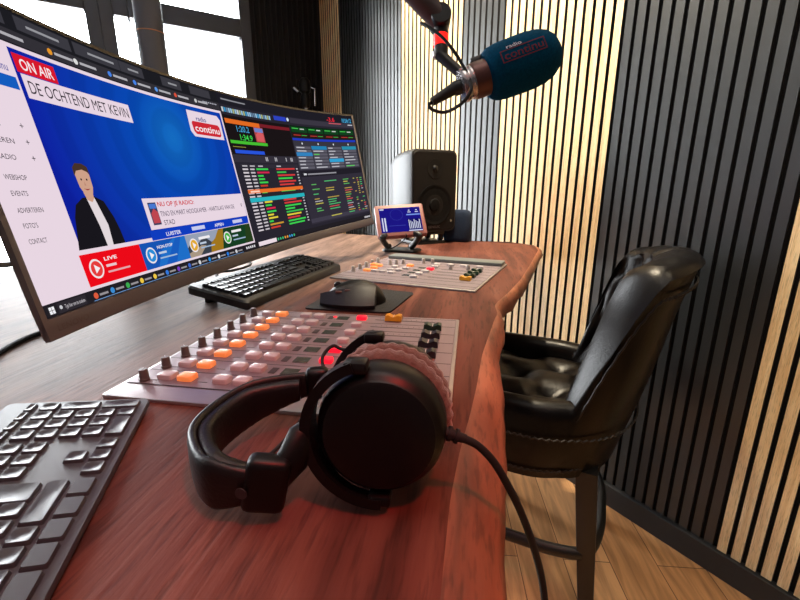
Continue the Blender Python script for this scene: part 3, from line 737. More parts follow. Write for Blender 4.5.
capcol = ['red', 'red', 'red', 'black', 'black', 'black', 'green', 'amber']
for k in range(8):
    y = .052 + k * .0385
    child('knob', KNOB, mx1, (.023, y - .012, ZF), (0, 0, .6 + k * .13))
    btn(mx1, 'clear' , .0455, y, ZF) 
    btn(mx1, 'orange' if k != 20 else 'clear', .072, y, ZF) if k not in () else None
    btn(mx1, 'clear', .1185, y, ZF); btn(mx1, 'clear', .1445, y, ZF)
    flat(mx1, 'indicator', SLOT, .1655, y, ZF, .009, .017)
    d_ = flat(mx1, 'display', [DISP], .188, y, ZF, .021, .0185)
    if k == 7: btn(mx1, 'red', .172, y + .004, ZF, .007, .006, .002)
    btn(mx1, 'red' if k in (0, 1, 2, 3, 7) else 'clear', .2225, y, ZF, .018, .0135)
    flat(mx1, 'fader_slot', SLOT, .300, y, ZF, .106, .0022, .0005)
    fx = .280 if k == 7 else .352
    o = child('fader_cap', CAPS[capcol[k]], mx1, (fx, y, ZF)); o['label'] = capcol[k] + ' fader cap'
o2 = (.019 - .3936 * cos(.26), .943 + .3936 * sin(.26))
KNOB2 = KNOB.copy(); KNOB2.materials[0] = mat('light grey knob', (168, 158, 152), .4)
mx2 = thing('mixing_panel', 'aluminium mixing panel with a dark rear rail in front of the loudspeaker', 'mixing panel', (o2[0] * MS, o2[1] * MS, H), -.26, 'broadcast mixing panels'); mx2.scale = (MS, MS, 1)
L2 = .392
panel(mx2, L2)
m = MB(); m.box((W_ / 2, L2 / 2, ZT), (W_ - .010, L2 - .02, .0016), .0006, 1); m.mi = 1
for k in range(9): m.box((W_ / 2, .032 + k * .0385, ZT + .0008), (W_ - .012, .0015, .0004))
m.build('faceplate', [ALUF, mat('groove', (70, 60, 64), .6)], mx2)
m = MB(); m.box((W_ / 2 + .005, L2 - .034, ZT + .006), (W_ - .02, .058, .012), .003, 2); m.build('rear_rail', mat('slate grey rail', (104, 110, 110), .5), mx2)
for k in range(5): child('knob', KNOB2, mx2, (.022, .06 + k * .0385 + .03, ZF), (0, 0, .5 + .2 * k))
for x, y in ((.070, .228), (.086, .240), (.104, .252), (.155, .292), (.182, .300), (.262, .230), (.312, .238)): child('knob', KNOB2, mx2, (x, y, ZF), (0, 0, x * 9))
for x, y, k in ((.030, .200, 'orange'), (.052, .190, 'orange'), (.055, .152, 'orange'), (.138, .226, 'orange'), (.105, .190, 'clear'), (.112, .145, 'clear'), (.136, .150, 'clear'), (.133, .106, 'clear'), (.143, .180, 'clear'), (.105, .112, 'clear'), (.206, .270, 'clear'), (.212, .198, 'red'), (.208, .122, 'clear'), (.208, .082, 'clear'), (.212, .160, 'clear'), (.212, .236, 'clear'), (.245, .285, 'clear'), (.285, .285, 'clear'), (.335, .285, 'clear'), (.055, .110, 'orange'), (.080, .110, 'clear')):
    btn(mx2, k, x, y, ZF)
for k in range(4):
    y = .099 + k * .0385
    flat(mx2, 'fader_slot', SLOT, .290, y, ZF, .100, .0022, .0005)
    o = child('fader_cap', CAPS['amber' if k == 0 else 'green'], mx2, (.343, y, ZF)); o['label'] = ('amber' if k == 0 else 'dark green') + ' fader cap'
    flat(mx2, 'display', [DISP], .180, y, ZF, .021, .0185)

# ------------------------------------------------------------------ headphones
hpc = at(382, 437, .332); hpc.z = H + .0655; hp = thing('headphones', 'black closed headphones with grey velour ear pads lying on the desk', 'headphones', (hpc.x, hpc.y, H))
ax = V((-.06, 1, -.08)).normalized()       # from the near cup through to the far cup
CB = axis_frame(hpc, ax, (0, 0, 1))        # local z away from camera, x up
prof_cup = [(.001, -.021), (.018, -.021), (.040, -.0195), (.0425, -.0185), (.0435, -.0165), (.046, -.015), (.049, -.010), (.0505, -.002), (.051, .010), (.049, .014)]
far_off = .108
def mirror(M, d): return M @ MX.Translation((0, 0, d)) @ MX.Diagonal((1, 1, -1, 1))
Ms = (CB, mirror(CB, .064) @ MX.Translation((-.001, 0, 0)))
for k, M in enumerate(Ms):
    m = MB(); m.lathe(prof_cup, 48, M); cup = m.build('ear_cup', GBLK, hp, world=True, smooth=35)
    m = MB()
    prof = [(.030, .012), (.048, .0115), (.0535, .014), (.0555, .021), (.054, .027), (.048, .0315), (.038, .0315), (.032, .028), (.030, .022)]
    rings = []
    for i in range(170):
        a = 2 * pi * i / 170; wr_ = 1 + .014 * sin(a * 34)
        rings.append([(r * (1 + (wr_ - 1) * (.4 if r < .04 else 1)) * cos(a), r * (1 + (wr_ - 1) * (.4 if r < .04 else 1)) * sin(a), z) for r, z in prof])
    m.loft(rings, True, False, M=M); m.build('ear_pad', VEL, hp, world=True, smooth=80)
    m = MB()      # C-shaped yoke around the left half of the cup
    ring = []
    rr_ = []
    for i in range(25):
        a = radians(20) + radians(162) * i / 24      # local x is up; go over the left side
        w = .0075 + .007 * math.exp(-((i - 12) / 5) ** 2)
        c_, s_ = cos(a), sin(a); R0 = .0560
        # left in picture = local -y or +y depending on frame
        sg = 1 if (M.to_3x3() @ V((0, 1, 0))).x < 0 else -1
        prof2 = [(R0 - .004, -.020), (R0 + .004, -.020), (R0 + .0045, -.020 + w * 1.6), (R0 - .003, -.020 + w * 1.6)]
        rr_.append([(r * c_, sg * r * s_, z) for r, z in prof2])
    m.loft(rr_, M=M)
    for i_, a in ((0, radians(19)), (1, radians(180))):
        m.box((.0545 * cos(a), sg * .0545 * sin(a), -.010), (.010, .018, .018), .003, 2, M)
    m.build('yoke', GBLK, hp, world=True, smooth=45)
# headband: a U lying nearly flat, axis of bend vertical
yA, yB = Ms[0] @ V((0, 0, -.006)), Ms[1] @ V((0, 0, -.006))
zb = H + .034
path = spline([onz(258, 484, zb), onz(232, 486, zb), onz(207, 481, zb), onz(196, 462, zb), onz(197, 444, zb), onz(215, 424, zb), onz(245, 404, zb + .004), onz(280, 391, zb + .010), onz(312, 383, zb + .016)], 7)
def band(t0, t1, hw, th, off, wr=0):
    P = path[t0:t1]; rings = []
    for i, p in enumerate(P):
        a = P[max(i - 1, 0)]; b = P[min(i + 1, len(P) - 1)]; t = (b - a).normalized(); nrm = V((t.y, -t.x, 0)).normalized()
        up_ = V((0, 0, 1)); tilt = .25
        nn = (nrm + up_ * 0).normalized(); e = min(1, .55 + .45 * sin(pi * i / (len(P) - 1)) * 1.6)
        wv = 1 + wr * (1 if i % 2 else -1)
        ring = []
        for j in range(16):
            q_ = 2 * pi * j / 16; ca, sa = cos(q_), sin(q_)
            ring.append(tuple(p + nn * (off + th * wv * math.copysign(abs(ca) ** .7, ca)) + up_ * (hw * e * math.copysign(abs(sa) ** .6, sa))))
        rings.append(ring)
    return rings
m = MB(); m.loft(band(0, len(path), .0215, .0045, 0)); m.build('headband', HPL, hp, world=True, smooth=60)
# pad on the inner side
cen = sum(path, V()) / len(path)
tn = (path[10] - path[9]).normalized(); side = 1 if V((tn.y, -tn.x, 0)).dot(cen - path[10]) > 0 else -1
m = MB(); m.loft(band(3, len(path) - 3, .0195, .0075, side * .009, .07)); m.build('headband_pad', HPL, hp, world=True, smooth=60)
for k, (p, tgt, dirn) in enumerate(((path[0], Ms[0], path[0] - path[2]), (path[-1], Ms[1], path[-1] - path[-3]))):
    d = dirn.normalized(); d.z = 0; Fm = frame(p + d * .006, d, (0, 0, 1))
    m = MB(); Fm = Fm @ MX.Rotation(-.22 if k == 0 else 0, 4, 'Z'); m.box((0, 0, 0), (.032, .045, .017) if k == 0 else (.024, .034, .016), .006, 3, Fm); m.build('slider_block', GBLK, hp, world=True)
    sg = 1 if (tgt.to_3x3() @ V((0, 1, 0))).x < 0 else -1
    yk = tgt @ V((-.008, sg * .0585, -.011))
    m = MB(); m.tube([p + d * .010, (p + d * .016 + yk) / 2, yk, yk + (yk - p).normalized() * .004], [.0085, .0095, .0105, .009], 14, sq=1.5); m.build('slider_arm', GBLK, hp, world=True)
m = MB(); m.lathe([(.001, 0), (.0045, 0), (.0045, .0008), (.001, .001)], 20, axis_frame(onz(246, 487, zb) + V((0, -.0068, 0)), (0, -1, 0))); m.build('rivet', DGREY, hp, world=True)
# thin cross cable between the cups, along the band
ca_ = [onz(262, 462, H + .05), onz(285, 440, H + .048), onz(302, 418, H + .05), onz(318, 392, H + .052)]
m = MB(); m.tube(spline(ca_, 6), .0016, 8); m.build('crossover_wire', MBLK, hp, world=True)
lp = [Ms[1] @ V((.038, .012, -.012)), at(347, 350, .47), at(333, 346, .48), at(323, 356, .47), at(324, 368, .46), at(334, 376, .45), Ms[1] @ V((.02, .03, -.012))]
m = MB(); m.tube(spline(lp, 8), .002, 8); m.build('wire_loop', MBLK, hp, world=True)
# main cable over the desk edge
cst = at(446, 433, .325)
m = MB(); m.tube([cst + V((-.012, .004, 0)), cst, cst + (at(466, 439, .325) - cst) * .5, at(466, 439, .325)], [.0048, .0048, .0042, .0034], 12); m.tube([at(448, 433, .325), at(451, 434, .325)], .006, 12); m.tube([at(455, 435.5, .325), at(458, 436.5, .325)], .0058, 12); m.build('strain_relief', MBLK, hp, world=True)
cpath = spline([at(462, 438, .325), at(477, 445, .327), at(493, 461, .33), at(507, 484, .335), at(520, 510, .345), at(532, 542, .355), at(541, 575, .365), at(545, 604, .37), at(547, 640, .39), V((.135, .33, .72)), V((.14, .36, .35)), V((.15, .42, .006)), V((.10, .6, .005)), V((-.1, .8, .005))], 8)
cpath = [V((p.x, p.y, max(p.z, .0036))) for p in cpath]
m = MB(); m.tube(cpath, .0032, 10); m.build('cable', MBLK, hp, world=True)

# ------------------------------------------------------------------ loudspeaker, foam, touch screen
sn = V((.61, -.79, 0)).normalized(); sx = V((-sn.y, sn.x, 0)) * -1      # sx: picture-right along the front
sx = V((.79, .61, 0)).normalized()
fl = at(411, 200, 1.80); frr = fl + sx * .237; zb_, zt_ = H + .055, H + .055 + .352
spo = fl + sx * .1185 - sn * .09
spk = thing('loudspeaker', 'dark studio loudspeaker with rounded cabinet at the far end of the desk', 'loudspeaker', (spo.x, spo.y, H))
SM = frame((fl + sx * .1185) * 1 + V((0, 0, zb_ - fl.z)), sx, (0, 0, 1))     # local x right, y up, z to the front
m = MB(); rings = []
for z, k, r in ((-.245, .72, .05), (-.23, .84, .06), (-.17, .95, .05), (-.06, 1, .035), (-.012, 1, .03), (0, .97, .025)):
    rings.append([(x, y, z) for x, y in rr(.237 * k, .352 * (.5 + k / 2), r, 6, 0, .176)])
m.loft(rings, M=SM); m.build('cabinet', [mat('dark grey cabinet', (44, 45, 47), .5, .1, bump=.08, bscale=700)], spk, world=True, smooth=50)
m = MB(); bf = rr(.222, .336, .024, 6, 0, .176); m.loft([[(x, y, .0) for x, y in bf], [(x * .97, .176 + (y - .176) * .985, .004) for x, y in bf]], M=SM); m.build('front_baffle', mat('black baffle', (26, 23, 23), .55, spec=.2), spk, world=True)
T = lambda x, y, z: SM @ MX.Translation((x, y, z))
m = MB(); m.lathe([(.088, .003), (.088, .007), (.080, .008), (.076, .006), (.068, .007), (.03, -.006 + .008), (.025, .008), (.012, .0095), (.001, .010)], 48, T(0, .118, 0)); m.build('woofer', mat('woofer grille', (14, 13, 14), .7, spec=.15, bump=.3, bscale=900), spk, world=True)
m = MB(); m.lathe([(.040, .003), (.040, .0055), (.028, .0045), (.014, .0046), (.011, .009), (.001, .012)], 40, T(0, .272, 0)); m.build('tweeter', mat('tweeter', (20, 18, 19), .5, spec=.25), spk, world=True)
m = MB(); m.lathe([(.0055, .003), (.0055, .0055), (.001, .0058)], 16, T(.088, .048, 0)); m.build('power_light', SILV, spk, world=True)
m = MB(); m.text('GENELEC', .014, SM @ MX.Translation((-.032, .018, .0046)), w=.062); m.build('nameplate', mat('grey badge', (120, 112, 110), .4), spk, world=True, smooth=0)
m = MB(); m.prism(rr(.16, .17, .02, 4), 0.0005, .012, MX.Translation((spo.x, spo.y, H)) @ MX.Rotation(math.atan2(sx.y, sx.x), 4, 'Z'), bev=.003)
m.prism(rr(.15, .16, .02, 4), .042, .056, MX.Translation((spo.x, spo.y, H)) @ MX.Rotation(math.atan2(sx.y, sx.x), 4, 'Z'))
for a in (-1, 1):
    for b in (-1, 1): m.tube([tuple(spo.xy + sx.xy * (.055 * a) - sn.xy * (.055 * b)) + (H + .010,), tuple(spo.xy + sx.xy * (.06 * a) - sn.xy * (.06 * b)) + (H + .046,)], .012, 12)
m.build('table_stand', BLK, spk, world=True)
fb = at(457.5, 226, 1.99); fb.z = H
m = MB(); rings = []
fr_ = MX.Translation(fb) @ MX.Rotation(-.12, 4, 'Z')
for z, k in ((.0005, .82), (.006, .93), (.02, 1), (.115, 1), (.134, .93), (.144, .78), (.148, .5)):
    rings.append([(x, y, z) for x, y in rr(.132 * k, .085 * k, .035 * k, 6)])
m.loft(rings, M=fr_); tag(m.build('foam_windscreen', NAVYF, smooth=60), 'rounded dark blue foam windscreen standing on the desk beside the loudspeaker', 'windscreen')

tl, tr, br_, bl = at(373.5, 206, 1.60), at(422, 203, 1.63), at(428, 233.5, 1.585), at(379, 237, 1.555)
tX = ((tr - tl) + (br_ - bl)) / 2; tY = ((tl - bl) + (tr - br_)) / 2; tc_ = (tl + tr + br_ + bl) / 4
tw, th_ = tX.length, tY.length
TM = frame(tc_, tX, tY); tb = onz(398, 250, H)
ts = thing('touch_screen', 'small red framed touch screen showing blue meters on a curved stand', 'touch screen', (tb.x, tb.y, H))
m = MB(); m.prism(rr(tw, th_, .006, 4), -.022, 0, TM, bev=.003); m.build('screen_frame', [mat('reddish bezel', (130, 72, 68), .45)], ts, world=True)
m = MB(); mats_ = [E(28, 22, 130), E(210, 214, 236), E(60, 66, 170), E(120, 150, 230), E(22, 18, 96)]
sw, sh = tw - .030, th_ - .030
def q2(x0, y0, x1, y1, k, z): m.mi = k; m.add([(x0 * sw / 2, y0 * sh / 2, z), (x1 * sw / 2, y0 * sh / 2, z), (x1 * sw / 2, y1 * sh / 2, z), (x0 * sw / 2, y1 * sh / 2, z)], [(0, 1, 2, 3)], TM)
q2(-1, -1, 1, 1, 0, .0006); q2(-.96, .84, -.76, .95, 1, .001); q2(-.92, -.9, -.86, .2, 1, .001); q2(-.8, -.9, -.73, .2, 1, .001); q2(-.6, -.5, .2, -.46, 2, .001)
q2(.3, .32, .98, .42, 3, .001); q2(.32, -.85, .98, .02, 4, .001)
for i in range(7): q2(.36 + i * .085, -.8, .40 + i * .085, -.05 - .1 * (i % 3), 1, .0014)
for i in range(2): q2(.38 + i * .36, .55, .54 + i * .36, .62, 1, .001); q2(.42 + i * .36, .7, .5 + i * .36, .78, 1, .001)
q2(.32, -.98, .98, -.9, 1, .001)
m.mi = 2; n_ = 36
cv = [(-.18 * sw / 2 + r * cos(2 * pi * i / n_), .42 * sh / 2 + r * sin(2 * pi * i / n_), .001) for r in (.0235, .0245) for i in range(n_)]
m.add(cv, [(i, (i + 1) % n_, n_ + (i + 1) % n_, n_ + i) for i in range(n_)], TM)
m.build('display', mats_, ts, world=True, smooth=0, recalc=False)
m = MB(); base = onz(402, 251, H); m.prism(rr(.15, .10, .03, 5), .0005, .010, MX.Translation(base) @ MX.Rotation(-.2, 4, 'Z'), bev=.004); m.build('stand_base', BLK, ts, world=True)
for sgn, x0 in ((-1, -.05), (1, .03)):
    m = MB(); m.tube(spline([TM @ V((x0 * .6, -.035, -.022)), TM @ V((x0 + sgn * .012, -.055, -.012)), TM @ V((x0 + sgn * .030, -.075, .0)), base + V((x0 + sgn * .012, -.005, .021)), base + V((x0, .0, .0165))], 6), .0115, 12); m.build('stand_arm', BLK, ts, world=True)
m = MB(); m.tube(spline([TM @ V((-.0, -.04, -.018)), TM @ V((.012, -.07, -.004)), base + V((-.01, -.03, .03)), base + V((-.04, -.035, .013)), base + V((-.06, .02, .006))], 7), .0022, 8); m.build('power_cable', MBLK, ts, world=True)

# ------------------------------------------------------------------ microphone on its arm
MZ = .62
pA, pB = at(461, 86.5, MZ), at(561, 49, MZ - .004)
ad = (pB - pA).normalized(); AM = axis_frame(pA, ad, -FW)
Lf = (pB - pA).length
def along(px): return ((at(px, 0, MZ) - at(461, 0, MZ)).length) / abs((RT.dot(ad)))
mic = thing('microphone', 'brown studio microphone with printed blue foam windscreen hanging above the desk', 'microphone', tuple(pA))
f0 = .028 * 1.0
r_ = .0415
s0 = Lf - .1185; FK = .93
m = MB(); m.lathe([(.001, s0 + .004), (.022, s0 + .001), (.034, s0 + .004), (.0385, s0 + .011), (.041, s0 + .025), (.0418, s0 + .05), (.0416, s0 + .070), (.0395, s0 + .088), (.0345, s0 + .102), (.027, s0 + .111), (.017, s0 + .117), (.006, s0 + .1195), (.001, s0 + .1197)], 48, AM @ MX.Translation((0, 0, s0)) @ MX.Diagonal((FK, FK, .96, 1)) @ MX.Translation((0, 0, -s0)))
ws = m.build('foam_windscreen', BLUEF, mic, world=True, smooth=70)
# printed logo on the foam, facing the room
side_ = ad.cross(-FW).normalized(); upw = -DN
def foam_pt(x, y, off=.0006):
    s = x; k = min(1, max(0, (s - s0) / .12)); R0 = .0384 + off + .0008 - .012 * max(0, k - .68) ** 1.6 * 2 - .010 * max(0, .18 - k) * 1.2
    up2 = (upw - ad * upw.dot(ad)).normalized(); fr2 = (-FW + ad * FW.dot(ad)).normalized()
    a = y / R0
    return tuple(pA + ad * s + up2 * (R0 * sin(a)) + fr2 * (R0 * cos(a)))
lg = MB(); X0 = s0 + .018
def outl(x0, y0, x1, y1, t):
    for (a, b, c, d) in ((x0, y0, x1, y0 + t), (x0, y1 - t, x1, y1), (x0, y0, x0 + t, y1), (x1 - t, y0, x1, y1)):
        k = max(1, int((c - a) / .004)); vs = []
        for i in range(k + 1):
            for yy in (b, d): vs.append(foam_pt(a + (c - a) * i / k, yy))
        lg.add(vs, [(2 * i, 2 * i + 2, 2 * i + 3, 2 * i + 1) for i in range(k)])
lg.mi = 0; outl(X0, -.008, X0 + .064, .0095, .0014)
lg.text('continu', .0155, fn=lambda x, y: foam_pt(X0 + .004 + x, -.0045 + y), w=.056, bold=.008)
lg.mi = 1; lg.text('radio', .0085, fn=lambda x, y: foam_pt(X0 + .011 + x, .0105 + y), w=.022, bold=.01)
lo = lg.build('printed_logo', [mat('red print', (104, 20, 46), .8), mat('white foam print', (205, 205, 215), .8)], ws, smooth=0, recalc=False); lo.data.transform(WORLD[mic.name].inverted())
m = MB(); m.lathe([(.001, .0), (.021, .0), (.0235, .003), (.0235, .008), (.022, .010), (.022, .013), (.0235, .015), (.0235, .018), (.022, .02)], 40, AM); m.build('collar', SILV, mic, world=True)
m = MB(); m.lathe([(.001, .018), (.0238, .018), (.0250, .022), (.0252, .06), (.0245, s0 + .008), (.001, s0 + .010)], 40, AM); m.build('body', BROWNM, mic, world=True)
m = MB(); up2 = (upw - ad * upw.dot(ad)).normalized(); m.box((0, 0, 0), (.020, .012, .012), .003, 2, frame(pA + ad * .034 + up2 * .027, ad, up2)); m.build('switch_block', BLK, mic, world=True)
m = MB(); pe = pA - ad * .001; m.tube([pe, pe - ad * .008, pe - ad * .012, at(432, 102, MZ)], [.0105, .0105, .0085, .006], 16); m.build('cable_plug', BLK, mic, world=True)
jt = at(440, 20, MZ + .01)
arm = thing('microphone_boom', 'grey tube microphone arm with red light ring reaching in from above', 'microphone boom', tuple(jt))
ta = at(400, -22, MZ - .02); tb2 = ta + (ta - jt).normalized() * .55
m = MB(); m.tube([jt, tb2], .0165, 24); m.build('arm_tube', TUBEM, arm, world=True)
m = MB(); m.lathe([(.001, -.018), (.0145, -.018), (.0155, -.016), (.0155, .016), (.0145, .018), (.001, .018)], 32, axis_frame(jt, FW)); m.build('elbow_joint', GBLK, arm, world=True)
l0, l1 = at(441, 36, MZ + .01), at(441, 47, MZ + .01)
m = MB(); m.tube([jt, l0], [.010, .0105], 20); m.tube([l1, at(441, 56, MZ + .01)], .0105, 20); m.build('neck', BLK, arm, world=True)
m = MB(); m.tube([l0, l1], .0112, 28); m.build('light_ring', LED, arm, world=True)
m = MB(); m.tube([at(436, 52, MZ + .01), at(436, 58, MZ + .01)], .0055, 12); m.build('set_screw', SILV, arm, world=True)
m = MB(); m.tube([at(439, 54, MZ + .01), at(450, 64, MZ + .008), at(466, 78, MZ + .002)], [.0105, .010, .009], 16, sq=.8); m.build('bracket', BLK, arm, world=True)
el = tb2; cp_ = V((el.x - .05, el.y + .02, CEIL))
m = MB(); m.tube([el, cp_], .0165, 20); m.build('ceiling_tube', TUBEM, arm, world=True)
m = MB(); m.lathe([(.001, -.02), (.02, -.02), (.02, .02), (.001, .02)], 24, axis_frame(el, FW)); m.build('elbow_joint', GBLK, arm, world=True)
m = MB(); m.lathe([(.06, -.012), (.06, 0), (.001, 0)], 32, MX.Translation(cp_)); m.build('ceiling_flange', BLK, arm, world=True)
m = MB(); m.tube(spline([at(421, 23, MZ - .01), at(430, 28, MZ - .02), at(442, 37, MZ - .025), at(453, 50, MZ - .025), at(462, 64, MZ - .02), at(469, 78, MZ - .02), at(471, 90, MZ - .028), at(462, 103, MZ - .02), at(446, 112, MZ), at(433, 110, MZ), at(429, 105, MZ), at(434, 101, MZ)], 8), .0024, 8)
tag(m.build('microphone_cable', MBLK), 'thin black cable looping from the arm around to the back of the microphone', 'cable')

# ------------------------------------------------------------------ chair
CF = 163
chc = V((.262, 1.355, 0))
ch = thing('bar_chair', 'dark brown tufted leather barrel chair at the desk in front of the slat wall', 'chair', tuple(chc), radians(CF))
AH, BT = .70, 1.105          # arm height, back top
def ss(a, b, x): t = min(1, max(0, (x - a) / (b - a))); return t * t * (3 - 2 * t)
PHN = 72
def plan(u):                 # u in -1..1 from the right front round the back to the left front -> centreline point, outward normal
    hw, dep, fr = .262, .225, .20
    La = fr; Lc = pi / 2 * .5 * (hw + dep); T_ = La + Lc; d = abs(u) * T_; sg = 1 if u > 0 else -1
    if d < Lc:
        a = d / Lc * pi / 2; p = V((-dep * cos(a), sg * hw * sin(a), 0)); n = V((-cos(a) / dep, sg * sin(a) / hw, 0)).normalized()
        return p, n, a
    return V((d - Lc, sg * hw, 0)), V((0, sg, 0)), pi / 2
def shell():
    rings = []
    for i in range(PHN + 1):
        u = -1 + 2 * i / PHN; p, n, a = plan(u)
        wing = (1 - ss(.33, .47, abs(u))) ** .5; top = AH + (BT - AH) * wing - .035 * (abs(u) / .4) ** 2 * wing
        th = .038 + .014 * wing
        bot = .478 + .006 * sin(abs(u) * 3)
        rk = lambda z: (z - .64) * .20 * (1 - ss(.25, .8, abs(u)) * .8)
        ring = []
        def P(off, z): 
            q_ = p + n * off + V((-rk(z), 0, 0)); return (q_.x, q_.y, z)
        zz = [bot + (top - .03 - bot) * k / 12 for k in range(13)]
        for z in zz:
            bulge = .012 * sin(pi * (z - bot) / (top - bot)) + .014 * ss(top - .16, top - .02, z) * wing
            ring.append(P(th * .85 + bulge, z))
        for k in range(1, 8):
            b_ = pi * k / 8; cf = 1 - .42 * wing * (1 - abs(sin(pi * u * 14 / 2)) ** .35) * ss(.15, .9, b_ / pi); ring.append(P(th * cos(b_) * (1 + .12 * wing) * cf + .014 * wing * cos(b_ / 2), top - .03 + .042 * sin(b_) * cf))
        for z in reversed(zz):
            dv = abs(u) * 0
            su = u * 14; sv = (z - .70) / .115
            tuft = 0
            if wing > .25 and z > AH - .02:
                # diamond tufting: deep at button lattice, shallow along the diagonals
                c1 = abs(sin(pi * (su + sv) / 2)); c2 = abs(sin(pi * (su - sv) / 2))
                tuft = .036 * (1 - (c1 * c2) ** .4) * min(1, (wing - .25) * 3) * ss(AH - .02, AH + .05, z)
            ring.append(P(-th + tuft, z))
        rings.append(ring)
    m = MB(); m.loft(rings); return m
shell().build('backrest', LEATH, ch, smooth=70)
# seat cushion with tufts
m = MB(); rings = []
NX, NY = 28, 28
vs = []; fs = []
def seat_xy(s, t):           # s -1 back .. 1 front, t -1..1
    x = -.185 + (s + 1) / 2 * .43; w = .222 * (1 if s > -.2 else math.sqrt(max(.12, 1 - ((-.2 - s) / .84) ** 2 * .8)))
    return x, t * w
def seat_z(s, t):
    e = (1 - abs(s) ** 6) * (1 - abs(t) ** 6); z = .625 + .055 * e ** .5
    for bs, bt in ((-.35, -.45), (-.35, .45), (.25, 0), (.25, -.8), (.25, .8), (-.9, 0)):
        d2 = ((s - bs) / .26) ** 2 + ((t - bt) / .22) ** 2; z -= .030 * math.exp(-d2)
    c1 = abs(sin(pi * ((s + .35) / .6 + (t + .45) / .45) / 2)); c2 = abs(sin(pi * ((s + .35) / .6 - (t + .45) / .45) / 2))
    z -= .008 * (1 - min(1, c1 * 2.2)) + .008 * (1 - min(1, c2 * 2.2))
    return z
for i in range(NX + 1):
    for j in range(NY + 1):
        s, t = -1 + 2 * i / NX, -1 + 2 * j / NY; x, y = seat_xy(s, t); vs.append((x, y, seat_z(s, t)))
for i in range(NX):
    for j in range(NY): a = i * (NY + 1) + j; fs.append((a, a + 1, a + NY + 2, a + NY + 1))
m.add(vs, fs)
bd = [(i, 0) for i in range(NX + 1)] + [(NX, j) for j in range(1, NY + 1)] + [(i, NY) for i in range(NX - 1, -1, -1)] + [(0, j) for j in range(NY - 1, 0, -1)]
rim = [vs[i * (NY + 1) + j] for i, j in bd]
m.loft([rim, [(x * 1.01, y * 1.01, .60) for x, y, z in rim], [(x, y, .56) for x, y, z in rim]], cap=False)
m.add([(x, y, .56) for x, y, z in rim], [tuple(range(len(rim)))])
m.build('seat', LEATH, ch, smooth=75)
m = MB(); m.prism(rr(.42, .43, .05, 5, .02, 0), .485, .57); m.build('seat_base', LEATH, ch)
for bs, bt in ((-.35, -.45), (-.35, .45), (.25, 0)):
    x, y = seat_xy(bs, bt); mb = MB(); mb.lathe([(.011, -.003), (.009, .003), (.004, .005), (.001, .0055)], 16, MX.Translation((x, y, seat_z(bs, bt)))); mb.build('button', LEATH, ch)
# braided trim round the outside
def trim(z, off, name='braid_trim', lo=-1, hi=1):
    m = MB(); pts = []
    for i in range(141):
        u = lo + (hi - lo) * i / 140; p, n, a = plan(u); w = (1 - ss(.33, .47, abs(u))) ** .5
        zz = z(u) if callable(z) else z
        rk = (zz - .64) * .20 * (1 - ss(.25, .8, abs(u)) * .8)
        q_ = p + n * (off(u) if callable(off) else off) + V((-rk, 0, 0)); pts.append((q_.x, q_.y, zz + .0025 * (1 if i % 2 else -1)))
    m.tube(pts, .0032, 6); m.build(name, STITCH, ch)
trim(.512, .043); trim(.622, lambda u: .038 * .85 + .010 + .012 + .010 * ((1 - ss(.33, .47, abs(u))) ** .5), lo=-1, hi=1)
wingf = lambda u: max(0, 1 - ss(.33, .47, abs(u))) ** .5
topz = lambda u: AH + (BT - AH) * wingf(u) - .035 * (abs(u) / .4) ** 2 * wingf(u)
trim(lambda u: topz(u) - .065, lambda u: (.038 + .014 * ((1 - ss(.33, .47, abs(u))) ** .5)) * .85 + .020 * ((1 - ss(.33, .47, abs(u))) ** .5) + .004, lo=-.5, hi=.5)
legs = {}
for sx_, sy_ in ((1, 1), (1, -1), (-1, 1), (-1, -1)):
    top = V((.15 if sx_ > 0 else -.165, .20 * sy_, .50)); bot = V((.17 if sx_ > 0 else -.215, .225 * sy_, .0))
    rings = []
    for k, w in ((0, .030), (.5, .026), (1, .021)):
        p = top.lerp(bot, k); rings.append([(p.x + a, p.y + b, p.z) for a, b in rr(2 * w, 2 * w, .004, 2)])
    m = MB(); m.loft(rings); m.build('leg', LEGM, ch)
    legs[(sx_, sy_)] = (top, bot)
def legp(k, z): t, b = legs[k]; return t.lerp(b, (t.z - z) / t.z)
m = MB(); pts = [legp(k, .225) for k in ((1, 1), (1, -1), (-1, -1), (-1, 1))]
ringp = []
for i in range(4):
    a, b = pts[i], pts[(i + 1) % 4]; mid = (a + b) / 2; c = sum(pts, V()) / 4; mid = mid + (mid - c).normalized() * .035
    ringp += [a, a.lerp(mid, .5) + (mid - c).normalized() * .014, mid, mid.lerp(b, .5) + (mid - c).normalized() * .014]
m.tube(spline(ringp + [ringp[0]], 4)[:-1], .016, 10, True, sq=1.2); m.build('foot_ring', LEGM, ch)

# ------------------------------------------------------------------ glossy black stand in the far corner
cb = at(305, 90, 3.22); cb.z = 0
cn = thing('floor_stand', 'glossy black stand with a small head in the dark far corner behind the monitor', 'stand', tuple(cb))
m = MB(); m.lathe([(.10, .001), (.10, .012), (.03, .02), (.018, .025)], 36, MX.Translation(cb)); m.build('base', BLK, cn, world=True)
hz = at(305, 100, 3.22).z
m = MB(); m.lathe([(.016, .02), (.016, hz - .02)], 20, MX.Translation(cb)); m.build('pole', CHROME, cn, world=True)
ph = V((cb.x, cb.y, hz))
m = MB(); m.lathe([(.001, -.05), (.03, -.05), (.036, -.03), (.036, .03), (.028, .05), (.04, .06), (.046, .10), (.04, .14), (.02, .16), (.001, .163)], 28, MX.Translation(ph)); m.build('head', GBLK, cn, world=True)
m = MB(); m.tube([ph + RT * .07 + V((0, 0, -.04)), ph + RT * .075 + V((0, 0, .08)), ph + V((0, 0, .11))], .008, 10); m.tube([ph - RT * .05 + V((0, 0, .06)), ph - RT * .085 + V((0, 0, .09))], .014, 10); m.build('bracket', CHROME, cn, world=True)

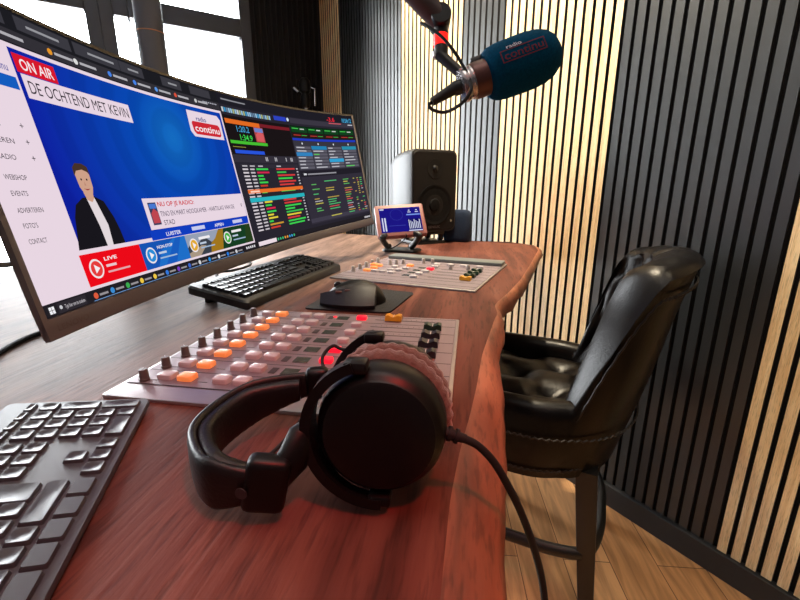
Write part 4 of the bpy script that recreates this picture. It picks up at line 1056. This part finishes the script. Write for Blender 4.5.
# ------------------------------------------------------------------ light
w = bpy.data.worlds.new('sky'); S.world = w; w.use_nodes = True
nt = w.node_tree; bg = nt.nodes['Background']; bg.inputs[0].default_value = (.93, .97, 1, 1); bg.inputs[1].default_value = 25.0
def light(kind, name, loc, energy, col, tgt=None, size=.3, **kw):
    l = bpy.data.lights.new(name, kind); l.energy = energy; l.color = col
    o = bpy.data.objects.new(name, l); COL.objects.link(o); o.location = loc
    if kind == 'AREA': l.size = size
    elif kind in ('SPOT', 'POINT'): l.shadow_soft_size = size
    for k, v in kw.items(): setattr(l, k, v)
    if tgt is not None: o.rotation_euler = (V(tgt) - V(loc)).to_track_quat('-Z', 'Y').to_euler()
    return o
# daylight portals at the windows
for w0, w1 in ((.55, 1.485), (1.485, 2.42), (2.42, 3.48), (3.48, 4.55)):
    c = ROOM @ V((-.12, -(w0 + w1) / 2, 1.44)); l = bpy.data.lights.new('window_portal', 'AREA'); l.shape = 'RECTANGLE'; l.size = w1 - w0; l.size_y = 2.68; l.cycles.is_portal = True
    o = bpy.data.objects.new('window_portal', l); COL.objects.link(o); o.location = c; o.rotation_euler = WT.to_track_quat('-Z', 'Z').to_euler()
# warm ceiling downlights and the red studio lamp
WARM = (1, .84, .60)
for u, wv, en in ((1.3, -.5, 150), (2.3, -.5, 250), (3.6, -.5, 28), (4.9, -.5, 50)):
    p = ROOM @ V((u, wv, CEIL - .04)); light('SPOT', 'ceiling_downlight', p, en, WARM, p + WN * .26 - V((0, 0, 1)), .04, spot_size=radians(95), spot_blend=.8)
light('SPOT', 'red_studio_lamp', (.45, -.2, 2.6), 66, (1, .06, .045), (.0, .35, H), .05, spot_size=radians(36), spot_blend=.9)
light('AREA', 'ceiling_lamp', (-.1, .3, CEIL - .05), 6, (1, .9, .8), (-.1, .4, 0), .8)

S.view_settings.view_transform = 'Standard'; S.view_settings.look = 'None'; S.view_settings.exposure = 0; S.view_settings.gamma = 1; S.view_settings.use_curve_mapping = False
S.cycles.use_denoising = True
try: S.cycles.denoiser = 'OPENIMAGEDENOISE'
except Exception: pass
S.cycles.max_bounces = 8; S.cycles.sample_clamp_indirect = 4
